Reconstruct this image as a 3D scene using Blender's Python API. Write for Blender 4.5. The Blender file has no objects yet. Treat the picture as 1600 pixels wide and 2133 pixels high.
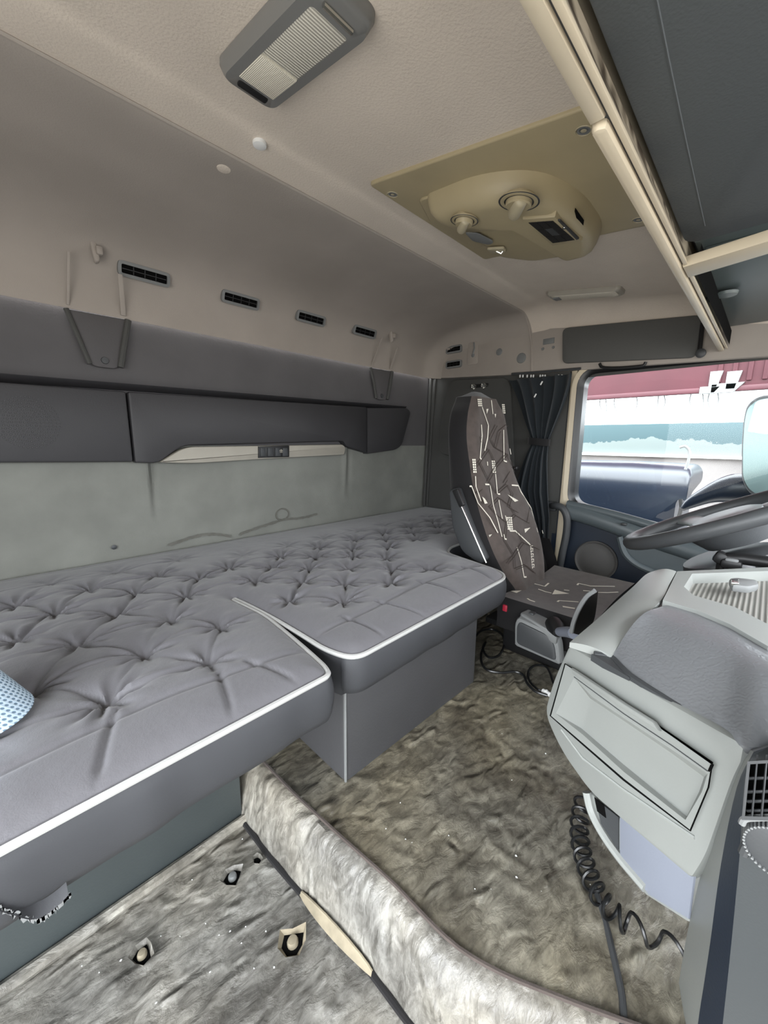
import bpy, bmesh, math, random
import numpy as np
from mathutils import Vector, Matrix
random.seed(7); RNG = np.random.default_rng(7)
SC = bpy.context.scene
COL = SC.collection
GZ = 0.72                      # the eye stands 0.72 m above the low footwell floor (z = 0)

# ------------------------------------------------------------------ camera
FPX, CX, CY = 808.0, 800.0, 1066.5
_vx = np.array([812, -138, FPX]); _vx = _vx / np.linalg.norm(_vx)
_vv = np.array([-50, 4434, FPX]); _vv = _vv - _vx * _vv.dot(_vx); _vv = _vv / np.linalg.norm(_vv)
_vy = np.cross(_vx, _vv)
if _vy[2] < 0: _vy = -_vy
ROT = np.array([_vx, _vy, -_vv])          # rows: cab axes (x across, y to the rear, z up) seen from the camera
cam = bpy.data.cameras.new('camera')
cam.sensor_fit = 'HORIZONTAL'; cam.sensor_width = 36.0; cam.lens = 36.0 * FPX / 1600.0
cam.clip_start = 0.01; cam.clip_end = 200
camo = bpy.data.objects.new('camera', cam); COL.objects.link(camo)
_m = Matrix.Identity(4)
for i in range(3):
    _m[i][0] = ROT[i][0]; _m[i][1] = -ROT[i][1]; _m[i][2] = -ROT[i][2]
_m[2][3] = GZ
camo.matrix_world = _m
SC.camera = camo

# ------------------------------------------------------------------ world and light
w = bpy.data.worlds.new('sky'); SC.world = w; w.use_nodes = True
nt = w.node_tree; nt.nodes.clear()
bg = nt.nodes.new('ShaderNodeBackground'); out = nt.nodes.new('ShaderNodeOutputWorld')
bg.inputs['Color'].default_value = (0.90, 0.96, 1.0, 1); bg.inputs['Strength'].default_value = 10.0
# overcast sky above a darker yard
tcw = nt.nodes.new('ShaderNodeTexCoord'); spw = nt.nodes.new('ShaderNodeSeparateXYZ'); nt.links.new(tcw.outputs['Generated'], spw.inputs[0])
mrw = nt.nodes.new('ShaderNodeMapRange'); mrw.inputs[1].default_value = -1; mrw.inputs[2].default_value = 1
nt.links.new(spw.outputs['Z'], mrw.inputs[0])
rw = nt.nodes.new('ShaderNodeValToRGB'); nt.links.new(mrw.outputs[0], rw.inputs['Fac'])
er = rw.color_ramp.elements; er[0].position = .47; er[0].color = (.20, .195, .185, 1); er[1].position = 1.0; er[1].color = (.94, .97, 1.0, 1)
e2 = er.new(.53); e2.color = (.42, .44, .46, 1); e3 = er.new(.75); e3.color = (.80, .83, .86, 1)
nt.links.new(rw.outputs['Color'], bg.inputs['Color'])
nt.links.new(bg.outputs[0], out.inputs[0])
def portal(name, loc, rot, sx, sy):
    l = bpy.data.lights.new(name, 'AREA'); l.shape = 'RECTANGLE'; l.size = sx; l.size_y = sy
    l.cycles.is_portal = True
    o = bpy.data.objects.new(name, l); o.location = (loc[0], loc[1], loc[2] + GZ); o.rotation_euler = rot
    COL.objects.link(o)
PI = math.pi
portal('doorway_daylight', (-0.62, 0.0, -0.05), (0, -PI/2, 0), 1.4, 1.4)
portal('windscreen_daylight', (0.55, -0.95, 0.05), (-PI/2 + PI, 0, 0), 2.3, 0.75)
portal('side_window_daylight', (1.70, 0.10, 0.02), (0, PI/2, 0), 0.6, 0.95)
vs = SC.view_settings
vs.view_transform = 'Standard'; vs.look = 'None'; vs.gamma = 1.0; vs.use_curve_mapping = False
vs.exposure = 0.95

# ------------------------------------------------------------------ helpers
def ray(x, y):
    return ROT @ np.array([(x - CX) / FPX, (y - CY) / FPX, 1.0])
def at(x, y, **k):
    a, v = list(k.items())[0]; d = ray(x, y); i = 'XYZ'.index(a)
    return tuple(d * (v / d[i]))
def atp(x, y, P, n):
    d = ray(x, y); return tuple(d * (np.dot(P, n) / np.dot(d, n)))
def V(p): return Vector(p)

def finish(me, mat, smooth, ang=40):
    if mat is not None: me.materials.append(mat)
    if smooth:
        for p in me.polygons: p.use_smooth = True
        me.set_sharp_from_angle(angle=math.radians(ang))
ORI = {}
def obj(name, geo, mat, parent=None, smooth=True, ang=40, origin=None):
    """geo: bmesh, (verts, faces) or a list of either; coordinates relative to the eye"""
    me = bpy.data.meshes.new(name)
    if not isinstance(geo, list): geo = [geo]
    vs_, fs_ = [], []
    for g in geo:
        b = len(vs_)
        if isinstance(g, bmesh.types.BMesh):
            g.verts.index_update()
            vs_ += [tuple(v.co) for v in g.verts]; fs_ += [tuple(v.index + b for v in f.verts) for f in g.faces]
            g.free()
        else:
            vs_ += [tuple(v) for v in g[0]]; fs_ += [tuple(i + b for i in f) for f in g[1]]
    A = np.array(vs_, float)
    p = parent; base = np.zeros(3)
    if p is not None:
        base = ORI[p.name]
        o_ = base
    else:
        o_ = np.array(origin if origin is not None else [(A[:, 0].min() + A[:, 0].max()) / 2, (A[:, 1].min() + A[:, 1].max()) / 2, A[:, 2].min()])
    A = A - o_
    me.from_pydata([tuple(v) for v in A], [], fs_)
    bm = bmesh.new(); bm.from_mesh(me); bmesh.ops.remove_doubles(bm, verts=bm.verts, dist=1e-6)
    bmesh.ops.recalc_face_normals(bm, faces=bm.faces); bm.to_mesh(me); bm.free()
    finish(me, mat, smooth, ang)
    o = bpy.data.objects.new(name, me); COL.objects.link(o)
    if p is not None:
        o.parent = p; ORI[o.name] = base
    else:
        o.location = (o_[0], o_[1], o_[2] + GZ); ORI[o.name] = o_
    return o
def tag(o, label=None, cat=None, group=None, kind=None):
    if label: o['label'] = label
    if cat: o['category'] = cat
    if group: o['group'] = group
    if kind: o['kind'] = kind
    return o
def thing(name, loc, label, cat, group=None):
    o = bpy.data.objects.new(name, None); COL.objects.link(o)
    o.location = (loc[0], loc[1], loc[2] + GZ); o.empty_display_size = 0.03
    ORI[o.name] = np.array(loc, float)
    return tag(o, label, cat, group)
def copy_tree(o, d, label=None, parent=None):
    c = o.copy(); COL.objects.link(c)
    if parent is None:
        c.location = (o.location.x + d[0], o.location.y + d[1], o.location.z + d[2])
        ORI[c.name] = ORI[o.name] + np.array(d)
        if label: c['label'] = label
    else:
        c.parent = parent; ORI[c.name] = ORI[parent.name]
    for ch in [x for x in SC.objects if x.parent == o]: copy_tree(ch, d, None, c)
    return c

def box(c, s, bev=0.0, rot=None, seg=2):
    bm = bmesh.new(); bmesh.ops.create_cube(bm, size=1.0)
    bmesh.ops.scale(bm, vec=Vector(s), verts=bm.verts)
    if bev > 0: bmesh.ops.bevel(bm, geom=list(bm.edges), offset=min(bev, 0.49 * min(s)), segments=seg, profile=0.5, affect='EDGES')
    if rot is not None: bmesh.ops.transform(bm, matrix=rot.to_4x4(), verts=bm.verts)
    bmesh.ops.translate(bm, vec=Vector(c), verts=bm.verts)
    return bm
def box2(a, b, bev=0.0, seg=2):
    a = np.array(a); b = np.array(b)
    return box(tuple((a + b) / 2), tuple(np.abs(b - a)), bev, seg=seg)
def prism(pts, vec, bev=0.0, seg=2):
    """polygon pts (3-D) extruded by vec"""
    if bev > 0:                                   # drop points closer than the bevel
        q = [pts[0]]
        for p in pts[1:]:
            if math.dist(p, q[-1]) > bev*.9: q.append(p)
        while len(q) > 3 and math.dist(q[0], q[-1]) < bev*.9: q.pop()
        pts = q
    bm = bmesh.new(); n = len(pts); v = np.array(vec, float)
    a = [bm.verts.new(p) for p in pts]; b = [bm.verts.new(tuple(np.array(p) + v)) for p in pts]
    fa = bm.faces.new(a); fb = bm.faces.new(b[::-1])
    for i in range(n): bm.faces.new((a[i], b[i], b[(i + 1) % n], a[(i + 1) % n]))
    bmesh.ops.recalc_face_normals(bm, faces=bm.faces)
    if bev > 0:
        ed = [e for e in fa.edges] + [e for e in fb.edges]
        bmesh.ops.bevel(bm, geom=ed, offset=bev, segments=seg, profile=0.5, affect='EDGES')
    return bm
def rround(pts, r, n=6):
    """round polygon corners; pts 3-D"""
    P = [np.array(p, float) for p in pts]; o = []
    for i in range(len(P)):
        a, b, c = P[i - 1], P[i], P[(i + 1) % len(P)]
        u = a - b; w_ = c - b; lu, lw = np.linalg.norm(u), np.linalg.norm(w_)
        rr = min(r[i] if isinstance(r, (list, tuple)) else r, lu * .49, lw * .49)
        if rr <= 1e-6: o.append(tuple(b)); continue
        s, e = b + u / lu * rr, b + w_ / lw * rr
        for k in range(n + 1):
            t = k / n; o.append(tuple((1 - t)**2 * s + 2 * t * (1 - t) * b + t * t * e))
    return o
def spline(pts, n=8):
    P = [np.array(p, float) for p in pts]; o = []
    P = [2 * P[0] - P[1]] + P + [2 * P[-1] - P[-2]]
    for i in range(1, len(P) - 2):
        for k in range(n):
            t = k / n
            o.append(.5 * ((2 * P[i]) + (-P[i-1] + P[i+1]) * t + (2*P[i-1] - 5*P[i] + 4*P[i+1] - P[i+2]) * t*t + (-P[i-1] + 3*P[i] - 3*P[i+1] + P[i+2]) * t**3))
    o.append(P[-2]); return o
def tube(pts, r, n=8, closed=False, cap=True):
    P = [np.array(p, float) for p in pts]; N = len(P); vs_, fs_ = [], []
    up = None
    for i in range(N):
        a = P[i - 1] if (i > 0 or closed) else P[i]; b = P[(i + 1) % N] if (i < N - 1 or closed) else P[i]
        t = b - a; t = t / (np.linalg.norm(t) + 1e-12)
        if up is None:
            up = np.array([0, 0, 1.0]) if abs(t[2]) < .9 else np.array([1.0, 0, 0])
        s = np.cross(t, up); s /= (np.linalg.norm(s) + 1e-12); up = np.cross(s, t)
        rr = r[i] if hasattr(r, '__len__') else r
        for k in range(n):
            an = 2 * PI * k / n
            vs_.append(P[i] + rr * (math.cos(an) * s + math.sin(an) * up))
    M = N if closed else N - 1
    for i in range(M):
        for k in range(n):
            j = (i + 1) % N; fs_.append((i*n+k, i*n+(k+1) % n, j*n+(k+1) % n, j*n+k))
    if cap and not closed:
        fs_.append(tuple(range(n))[::-1]); fs_.append(tuple((N-1)*n + k for k in range(n)))
    return vs_, fs_
def grid(nu, nv, f):
    vs_ = [f(i / nu, j / nv) for j in range(nv + 1) for i in range(nu + 1)]
    fs_ = [(j*(nu+1)+i, j*(nu+1)+i+1, (j+1)*(nu+1)+i+1, (j+1)*(nu+1)+i) for j in range(nv) for i in range(nu)]
    return vs_, fs_
def npgrid(X, Y, Z):
    nv, nu = X.shape
    vs_ = np.stack([X.ravel(), Y.ravel(), Z.ravel()], 1)
    idx = np.arange(nu * nv).reshape(nv, nu)
    fs_ = np.stack([idx[:-1, :-1].ravel(), idx[:-1, 1:].ravel(), idx[1:, 1:].ravel(), idx[1:, :-1].ravel()], 1)
    return [tuple(v) for v in vs_], [tuple(int(k) for k in f) for f in fs_]
def loft(rings, closed=True, cap=True):
    n = len(rings[0]); vs_ = [p for r in rings for p in r]; fs_ = []
    for i in range(len(rings) - 1):
        for k in range(n if closed else n - 1):
            fs_.append((i*n+k, i*n+(k+1) % n, (i+1)*n+(k+1) % n, (i+1)*n+k))
    if cap:
        fs_.append(tuple(range(n))[::-1]); fs_.append(tuple((len(rings)-1)*n+k for k in range(n)))
    return vs_, fs_
def frame(d, up=(0, 0, 1)):
    d = np.array(d, float); d /= np.linalg.norm(d); u = np.array(up, float)
    if abs(d.dot(u)) > .95: u = np.array([1., 0, 0])
    s = np.cross(u, d); s /= np.linalg.norm(s); return s, np.cross(d, s), d
def lathe(c, d, prof, n=28):
    """profile of (radius, height along d)"""
    s, u, d = frame(d); c = np.array(c, float); rings = []
    for r, h in prof:
        rings.append([tuple(c + d*h + r*(math.cos(2*PI*k/n)*s + math.sin(2*PI*k/n)*u)) for k in range(n)])
    return loft(rings)
def vnoise(x, y, seed=0):
    """smooth value noise on arrays"""
    r = np.random.default_rng(seed).random((64, 64)); xi = np.floor(x).astype(int); yi = np.floor(y).astype(int)
    fx = x - xi; fy = y - yi; fx = fx*fx*(3-2*fx); fy = fy*fy*(3-2*fy)
    g = lambda a, b: r[a % 64, b % 64]
    return (g(xi, yi)*(1-fx) + g(xi+1, yi)*fx)*(1-fy) + (g(xi, yi+1)*(1-fx) + g(xi+1, yi+1)*fx)*fy

# ------------------------------------------------------------------ materials
def srgb(r, g, b):
    f = lambda c: ((c/255 + .055)/1.055)**2.4 if c > 10 else c/255/12.92
    return (f(r), f(g), f(b), 1)
def mat(name, col, rough=.6, metal=0.0, var=0.0, vscale=6, bump=0.0, bscale=400, col2=None, spec=.5, sheen=0.0, trans=0.0, detail=4, contrast=(.35, .65), bump2=0.0, b2scale=30):
    m = bpy.data.materials.new(name); m.use_nodes = True; t = m.node_tree; b = t.nodes['Principled BSDF']
    L = t.links.new
    b.inputs['Roughness'].default_value = rough; b.inputs['Metallic'].default_value = metal
    b.inputs['Specular IOR Level'].default_value = spec
    if sheen: b.inputs['Sheen Weight'].default_value = sheen; b.inputs['Sheen Roughness'].default_value = .5
    if trans: b.inputs['Transmission Weight'].default_value = trans
    tc = t.nodes.new('ShaderNodeTexCoord')
    if var or col2:
        n = t.nodes.new('ShaderNodeTexNoise'); n.inputs['Scale'].default_value = vscale; n.inputs['Detail'].default_value = detail
        L(tc.outputs['Object'], n.inputs['Vector'])
        r = t.nodes.new('ShaderNodeValToRGB'); L(n.outputs['Fac'], r.inputs['Fac'])
        r.color_ramp.elements[0].position, r.color_ramp.elements[1].position = contrast
        c2 = col2 if col2 else tuple(min(1, c * (1 + var)) for c in col[:3]) + (1,)
        c1 = col if col2 else tuple(c * (1 - var) for c in col[:3]) + (1,)
        r.color_ramp.elements[0].color = c1; r.color_ramp.elements[1].color = c2
        L(r.outputs['Color'], b.inputs['Base Color'])
    else: b.inputs['Base Color'].default_value = col
    prev = None
    for st, s, d in ((bump, bscale, 2), (bump2, b2scale, 4)):
        if st:
            n = t.nodes.new('ShaderNodeTexNoise'); n.inputs['Scale'].default_value = s; n.inputs['Detail'].default_value = d
            L(tc.outputs['Object'], n.inputs['Vector'])
            bp = t.nodes.new('ShaderNodeBump'); bp.inputs['Strength'].default_value = st; bp.inputs['Distance'].default_value = .6 / s
            L(n.outputs['Fac'], bp.inputs['Height'])
            if prev: L(prev.outputs[0], bp.inputs['Normal'])
            prev = bp
    if prev: L(prev.outputs[0], b.inputs['Normal'])
    return m
M = {}
M['headliner'] = mat('headliner_fabric', srgb(214, 203, 190), .9, var=.05, vscale=5, bump=.35, bscale=260, spec=.2)
M['pale'] = mat('pale_vinyl_panel', srgb(166, 158, 150), .8, var=.06, vscale=4, bump=.2, bscale=350, spec=.3)
M['khaki'] = mat('khaki_plastic', srgb(172, 159, 128), .45, var=.03, vscale=12, bump=.06, bscale=500)
M['khaki_light'] = mat('khaki_knob_plastic', srgb(176, 166, 140), .4)
M['cream'] = mat('cream_plastic', srgb(205, 192, 168), .4, var=.04, vscale=9)
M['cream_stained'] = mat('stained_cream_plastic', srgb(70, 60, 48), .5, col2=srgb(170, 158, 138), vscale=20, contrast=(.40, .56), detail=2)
M['rearfabric'] = mat('grey_wall_fabric', srgb(124, 125, 119), .92, var=.10, vscale=7, bump=.3, bscale=220, spec=.2)
M['rearupper'] = mat('dark_grey_wall_fabric', srgb(88, 86, 87), .85, var=.07, vscale=5, bump=.2, bscale=250, spec=.3)
M['pod'] = mat('charcoal_storage_plastic', srgb(52, 51, 53), .55, var=.06, vscale=5, bump=.12, bscale=300)
M['siding'] = mat('dark_grey_side_fabric', srgb(76, 76, 74), .85, var=.06, vscale=5, bump=.2, bscale=250, spec=.3)
M['silver'] = mat('silver_trim', srgb(160, 155, 144), .4, var=.03, vscale=20)
M['black'] = mat('black_plastic', srgb(24, 24, 25), .45)
M['hole'] = mat('black_recess', srgb(9, 9, 9), .9, spec=.1)
M['darkgrey'] = mat('dark_grey_plastic', srgb(62, 64, 66), .5, bump=.1, bscale=400)
M['midgrey'] = mat('mid_grey_plastic', srgb(122, 124, 124), .5, bump=.08, bscale=400)
M['lightgrey'] = mat('light_grey_dash_plastic', srgb(138, 141, 138), .42, var=.03, vscale=8, bump=.08, bscale=450)
M['lightgrey2'] = mat('pale_grey_dash_plastic', srgb(152, 155, 152), .38, var=.03, vscale=8, bump=.06, bscale=450)
M['pad'] = mat('grained_grey_dash_pad', srgb(116, 118, 121), .28, var=.03, vscale=10, spec=.6)
M['bluegrey'] = mat('blue_grey_plastic', srgb(128, 133, 145), .5, bump=.05, bscale=300)
M['navy'] = mat('navy_plastic', srgb(24, 35, 50), .5, var=.05, vscale=8, bump=.1, bscale=400)
M['doorrail'] = mat('grey_door_plastic', srgb(82, 90, 93), .4, bump=.08, bscale=400)
M['rubber'] = mat('black_rubber', srgb(22, 23, 24), .32)
M['chrome'] = mat('bright_metal', srgb(210, 210, 205), .2, metal=1.0)
M['curtain'] = mat('dark_blue_grey_curtain', srgb(40, 45, 49), .85, sheen=.2, bump=.2, bscale=500, spec=.2)
M['seat_black'] = mat('black_seat_velour', srgb(26, 25, 26), .85, sheen=.2, bump=.2, bscale=500, spec=.2)
M['seat_fabric'] = mat('patterned_seat_fabric', srgb(78, 70, 66), .9, var=.12, vscale=40, bump=.3, bscale=420, sheen=.2, spec=.2)
M['print'] = mat('off_white_print', srgb(226, 220, 206), .85, spec=.2)
M['stitch'] = mat('dark_quilt_stitching', srgb(67, 60, 56), .95, spec=.1)
M['piping'] = mat('pale_grey_piping', srgb(176, 176, 174), .7, bump=.3, bscale=500)
M['boxvinyl'] = mat('grey_box_vinyl', srgb(74, 74, 76), .45, var=.07, vscale=6, bump=.12, bscale=240)
M['baseboard'] = mat('blue_grey_base_panel', srgb(66, 72, 73), .5, var=.06, vscale=8, bump=.1, bscale=300)
M['teal'] = mat('teal_grey_panel', srgb(100, 110, 110), .35, var=.05, vscale=6)
M['shelfpanel'] = mat('slate_grey_shelf_panel', srgb(88, 92, 94), .8, bump=.2, bscale=300, spec=.25)
M['wheel'] = mat('dark_grey_steering_foam', srgb(72, 74, 76), .45, bump=.15, bscale=350)
M['wheelhub'] = mat('grey_steering_hub', srgb(150, 158, 160), .4)
M['lens'] = mat('frosted_lamp_lens', srgb(226, 220, 205), .25, spec=.6, var=.04, vscale=30)
M['lampbez'] = mat('smoky_grey_lamp_bezel', srgb(120, 120, 118), .25, spec=.7)
M['foam'] = mat('torn_foam_backing', srgb(140, 131, 112), .95, var=.15, vscale=60)
M['white'] = mat('white_plastic', srgb(232, 232, 230), .4)
M['red'] = mat('red_plastic', srgb(170, 40, 60), .4)
M['trailer'] = mat('faded_red_trailer_paint', srgb(66, 22, 31), .6, var=.12, vscale=3)
M['bluetruck'] = mat('blue_vehicle_paint', srgb(13, 22, 35), .3, var=.04, vscale=4)
M['ground'] = mat('pale_gravel_ground', srgb(92, 88, 87), .95, col2=srgb(108, 104, 102), vscale=5)
M['paper'] = mat('white_paper', srgb(240, 244, 244), .9)
M['stain'] = mat('grey_water_stain', srgb(104, 103, 97), .95, var=.1, vscale=30, spec=.1)

def nodes(m):
    t = m.node_tree; return t, t.nodes['Principled BSDF'], t.links.new
# mattress fabric: fine twill and wear
m = M['mattress_side'] = mat('shaded_mattress_side', srgb(60, 61, 64), .6, var=.04, vscale=7, bump=.15, bscale=600, spec=.3)  # side colour darkened to put shade on the upright faces
m = M['mattress'] = mat('charcoal_mattress_twill', srgb(100, 99, 103), .5, var=.05, vscale=9, bump=.25, bscale=700, sheen=.25, spec=.45, bump2=.10, b2scale=60)  # top colour lightened to carry the daylight falling on it
# crinkled vinyl floor covering
def N(t, typ, **k):
    n = t.nodes.new(typ)
    for a, v in k.items(): n.inputs[a.replace('_', ' ')].default_value = v
    return n
def vinyl(name, dark, light, tint1, tint2):
    m = bpy.data.materials.new(name); m.use_nodes = True
    t, b, L = nodes(m); tc = t.nodes.new('ShaderNodeTexCoord')
    mp = t.nodes.new('ShaderNodeMapping'); mp.inputs['Scale'].default_value = (1.0, 1.9, 1); mp.inputs['Rotation'].default_value = (0, 0, .7)
    L(tc.outputs['Object'], mp.inputs['Vector'])
    n1 = N(t, 'ShaderNodeTexNoise', Scale=8., Detail=8., Roughness=.62, Distortion=.5); L(tc.outputs['Object'], n1.inputs['Vector'])
    n2 = N(t, 'ShaderNodeTexNoise', Scale=3.2, Detail=3.); L(tc.outputs['Object'], n2.inputs['Vector'])
    rg_ = t.nodes.new('ShaderNodeTexNoise'); rg_.noise_type = 'RIDGED_MULTIFRACTAL'; rg_.inputs['Scale'].default_value = 15.; rg_.inputs['Detail'].default_value = 6.; rg_.inputs['Distortion'].default_value = .9
    L(mp.outputs[0], rg_.inputs['Vector'])
    n3 = N(t, 'ShaderNodeTexNoise', Scale=34., Detail=6., Roughness=.6, Distortion=.5); L(mp.outputs[0], n3.inputs['Vector'])
    n4 = N(t, 'ShaderNodeTexNoise', Scale=30., Detail=8., Roughness=.68, Distortion=1.6); L(mp.outputs[0], n4.inputs['Vector'])
    r1 = t.nodes.new('ShaderNodeValToRGB'); L(n1.outputs['Fac'], r1.inputs['Fac'])
    e = r1.color_ramp.elements; e[0].position = .32; e[0].color = dark; e[1].position = .68; e[1].color = light
    r2 = t.nodes.new('ShaderNodeValToRGB'); L(n2.outputs['Fac'], r2.inputs['Fac'])
    e = r2.color_ramp.elements; e[0].position = .4; e[0].color = tint1; e[1].position = .62; e[1].color = tint2
    mx = t.nodes.new('ShaderNodeMix'); mx.data_type = 'RGBA'; mx.blend_type = 'MULTIPLY'; mx.inputs[0].default_value = 1
    L(r1.outputs[0], mx.inputs[6]); L(r2.outputs[0], mx.inputs[7]); r3 = t.nodes.new('ShaderNodeValToRGB'); L(n4.outputs['Fac'], r3.inputs['Fac']); e = r3.color_ramp.elements; e[0].position = .38; e[0].color = (.55, .54, .53, 1); e[1].position = .60; e[1].color = (1, 1, 1, 1)
    mx2 = t.nodes.new('ShaderNodeMix'); mx2.data_type = 'RGBA'; mx2.blend_type = 'MULTIPLY'; mx2.inputs[0].default_value = 1; L(mx.outputs[2], mx2.inputs[6]); L(r3.outputs[0], mx2.inputs[7]); L(mx2.outputs[2], b.inputs['Base Color'])
    mr = t.nodes.new('ShaderNodeMapRange'); L(n1.outputs['Fac'], mr.inputs[0]); mr.inputs[1].default_value = .3; mr.inputs[2].default_value = .7; mr.inputs[3].default_value = .30; mr.inputs[4].default_value = .48
    L(mr.outputs[0], b.inputs['Roughness']); b.inputs['Specular IOR Level'].default_value = .6
    b1 = N(t, 'ShaderNodeBump', Strength=1.0, Distance=.012); L(rg_.outputs['Fac'], b1.inputs['Height'])
    b2 = N(t, 'ShaderNodeBump', Strength=.7, Distance=.006); L(n3.outputs['Fac'], b2.inputs['Height']); L(b1.outputs[0], b2.inputs['Normal'])
    L(b2.outputs[0], b.inputs['Normal']); return m
M['floor'] = vinyl('crinkled_olive_vinyl', srgb(98, 94, 86), srgb(164, 160, 148), srgb(222, 222, 219), srgb(236, 230, 214))
M['floor_low'] = vinyl('crinkled_grey_vinyl', srgb(112, 110, 106), srgb(186, 184, 178), srgb(224, 224, 222), srgb(238, 232, 220))
# leather grain on the dash pad
t, b, L = nodes(M['pad']); tc = t.nodes.new('ShaderNodeTexCoord')
nz = N(t, 'ShaderNodeTexNoise', Scale=60.); L(tc.outputs['Object'], nz.inputs['Vector'])
mxv = t.nodes.new('ShaderNodeMix'); mxv.data_type = 'VECTOR'; mxv.inputs[0].default_value = .012; L(tc.outputs['Object'], mxv.inputs[4]); L(nz.outputs['Color'], mxv.inputs[5])
vo = t.nodes.new('ShaderNodeTexVoronoi'); vo.feature = 'SMOOTH_F1'; vo.inputs['Scale'].default_value = 300.; L(mxv.outputs[1], vo.inputs['Vector'])
bp = N(t, 'ShaderNodeBump', Strength=.4, Distance=.0012); bp.invert = True; L(vo.outputs['Distance'], bp.inputs['Height']); L(bp.outputs[0], b.inputs['Normal'])
# window glass, thin
m = bpy.data.materials.new('clear_window_glass'); m.use_nodes = True; M['glass'] = m
t, b, L = nodes(m); o_ = t.nodes['Material Output']
tr = t.nodes.new('ShaderNodeBsdfTransparent'); gl = t.nodes.new('ShaderNodeBsdfGlossy'); gl.inputs['Roughness'].default_value = .02
tr.inputs[0].default_value = (.93, .97, .97, 1)
fr = t.nodes.new('ShaderNodeFresnel'); fr.inputs['IOR'].default_value = 1.35
ms = t.nodes.new('ShaderNodeMixShader'); L(fr.outputs[0], ms.inputs[0]); L(tr.outputs[0], ms.inputs[1]); L(gl.outputs[0], ms.inputs[2]); L(ms.outputs[0], o_.inputs[0])
# ribbed lens, knitted mesh, dotted cloth
def wave_mat(name, c1, c2, scale, axis='X', rough=.5, bump=.3, spec=.5):
    m = bpy.data.materials.new(name); m.use_nodes = True; t, b, L = nodes(m)
    tc = t.nodes.new('ShaderNodeTexCoord'); wv = t.nodes.new('ShaderNodeTexWave'); wv.bands_direction = axis
    wv.inputs['Scale'].default_value = scale; L(tc.outputs['Object'], wv.inputs['Vector'])
    r = t.nodes.new('ShaderNodeValToRGB'); L(wv.outputs['Fac'], r.inputs['Fac']); r.color_ramp.elements[0].color = c1; r.color_ramp.elements[1].color = c2
    L(r.outputs[0], b.inputs['Base Color']); b.inputs['Roughness'].default_value = rough; b.inputs['Specular IOR Level'].default_value = spec
    bp = N(t, 'ShaderNodeBump', Strength=bump, Distance=.002); L(wv.outputs['Fac'], bp.inputs['Height']); L(bp.outputs[0], b.inputs['Normal'])
    return m
M['lens_rib'] = wave_mat('ribbed_clear_lens', srgb(168, 164, 152), srgb(236, 232, 220), 75, 'Y', .2, .5)
M['lens_fine'] = wave_mat('fine_ribbed_lens', srgb(212, 206, 190), srgb(240, 234, 218), 160, 'X', .25, .4)
M['traymat'] = wave_mat('ribbed_rubber_tray_mat', srgb(108, 108, 103), srgb(156, 154, 148), 46, 'Y', .55, .5)
m = bpy.data.materials.new('blue_dotted_cloth'); m.use_nodes = True; M['dots'] = m; t, b, L = nodes(m)
uv = t.nodes.new('ShaderNodeUVMap'); vo = t.nodes.new('ShaderNodeTexVoronoi'); vo.inputs['Scale'].default_value = 1.0; vo.inputs['Randomness'].default_value = .0
L(uv.outputs[0], vo.inputs['Vector']); r = t.nodes.new('ShaderNodeValToRGB'); L(vo.outputs['Distance'], r.inputs['Fac'])
e = r.color_ramp.elements; e[0].position = .26; e[0].color = srgb(112, 138, 160); e[1].position = .36; e[1].color = srgb(206, 226, 242)
L(r.outputs[0], b.inputs['Base Color']); b.inputs['Roughness'].default_value = .9
bp = N(t, 'ShaderNodeBump', Strength=.5, Distance=.002); L(vo.outputs['Distance'], bp.inputs['Height']); L(bp.outputs[0], b.inputs['Normal'])
# scraped teal and white barrier wall outside
m = bpy.data.materials.new('scraped_teal_concrete'); m.use_nodes = True; M['barrier'] = m; t, b, L = nodes(m)
tc = t.nodes.new('ShaderNodeTexCoord'); n = N(t, 'ShaderNodeTexNoise', Scale=5., Detail=6., Roughness=.6); L(tc.outputs['Object'], n.inputs['Vector'])
sp = t.nodes.new('ShaderNodeSeparateXYZ'); L(tc.outputs['Object'], sp.inputs[0])
mrz = t.nodes.new('ShaderNodeMapRange'); L(sp.outputs['Z'], mrz.inputs[0]); mrz.inputs[1].default_value = 1.675; mrz.inputs[2].default_value = 1.905; mrz.clamp = False
ma = t.nodes.new('ShaderNodeMath'); ma.operation = 'MULTIPLY_ADD'; L(n.outputs['Fac'], ma.inputs[0]); ma.inputs[1].default_value = 1.1; L(mrz.outputs[0], ma.inputs[2])
r = t.nodes.new('ShaderNodeValToRGB'); r.color_ramp.interpolation = 'CONSTANT'; L(ma.outputs[0], r.inputs['Fac'])
BAR_RAMP = r.color_ramp
BAR_RAMP.elements[0].color = srgb(90, 98, 97); BAR_RAMP.elements[1].color = srgb(48, 67, 71)
L(r.outputs[0], b.inputs['Base Color']); b.inputs['Roughness'].default_value = .9

# ================================================================== THE SETTING
# ---- floors
def crinkle(X, Y, a=.004, s=26, seed=3):
    u = X * .83 + Y * .56; v = (-X * .56 + Y * .83) * 1.6
    n = vnoise(u*s + 3*vnoise(u*9, v*9, seed+5), v*s, seed)
    n2 = vnoise(u*s*2.3, v*s*2.3, seed+1)
    return a * (np.abs(n*2 - 1) * -1.2 + .5*n2)
gx, gy = np.meshgrid(np.linspace(-.56, .30, 190), np.linspace(-.75, .632, 260))
gz = -.72 + crinkle(gx, gy, .003, 13, 11)
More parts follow.
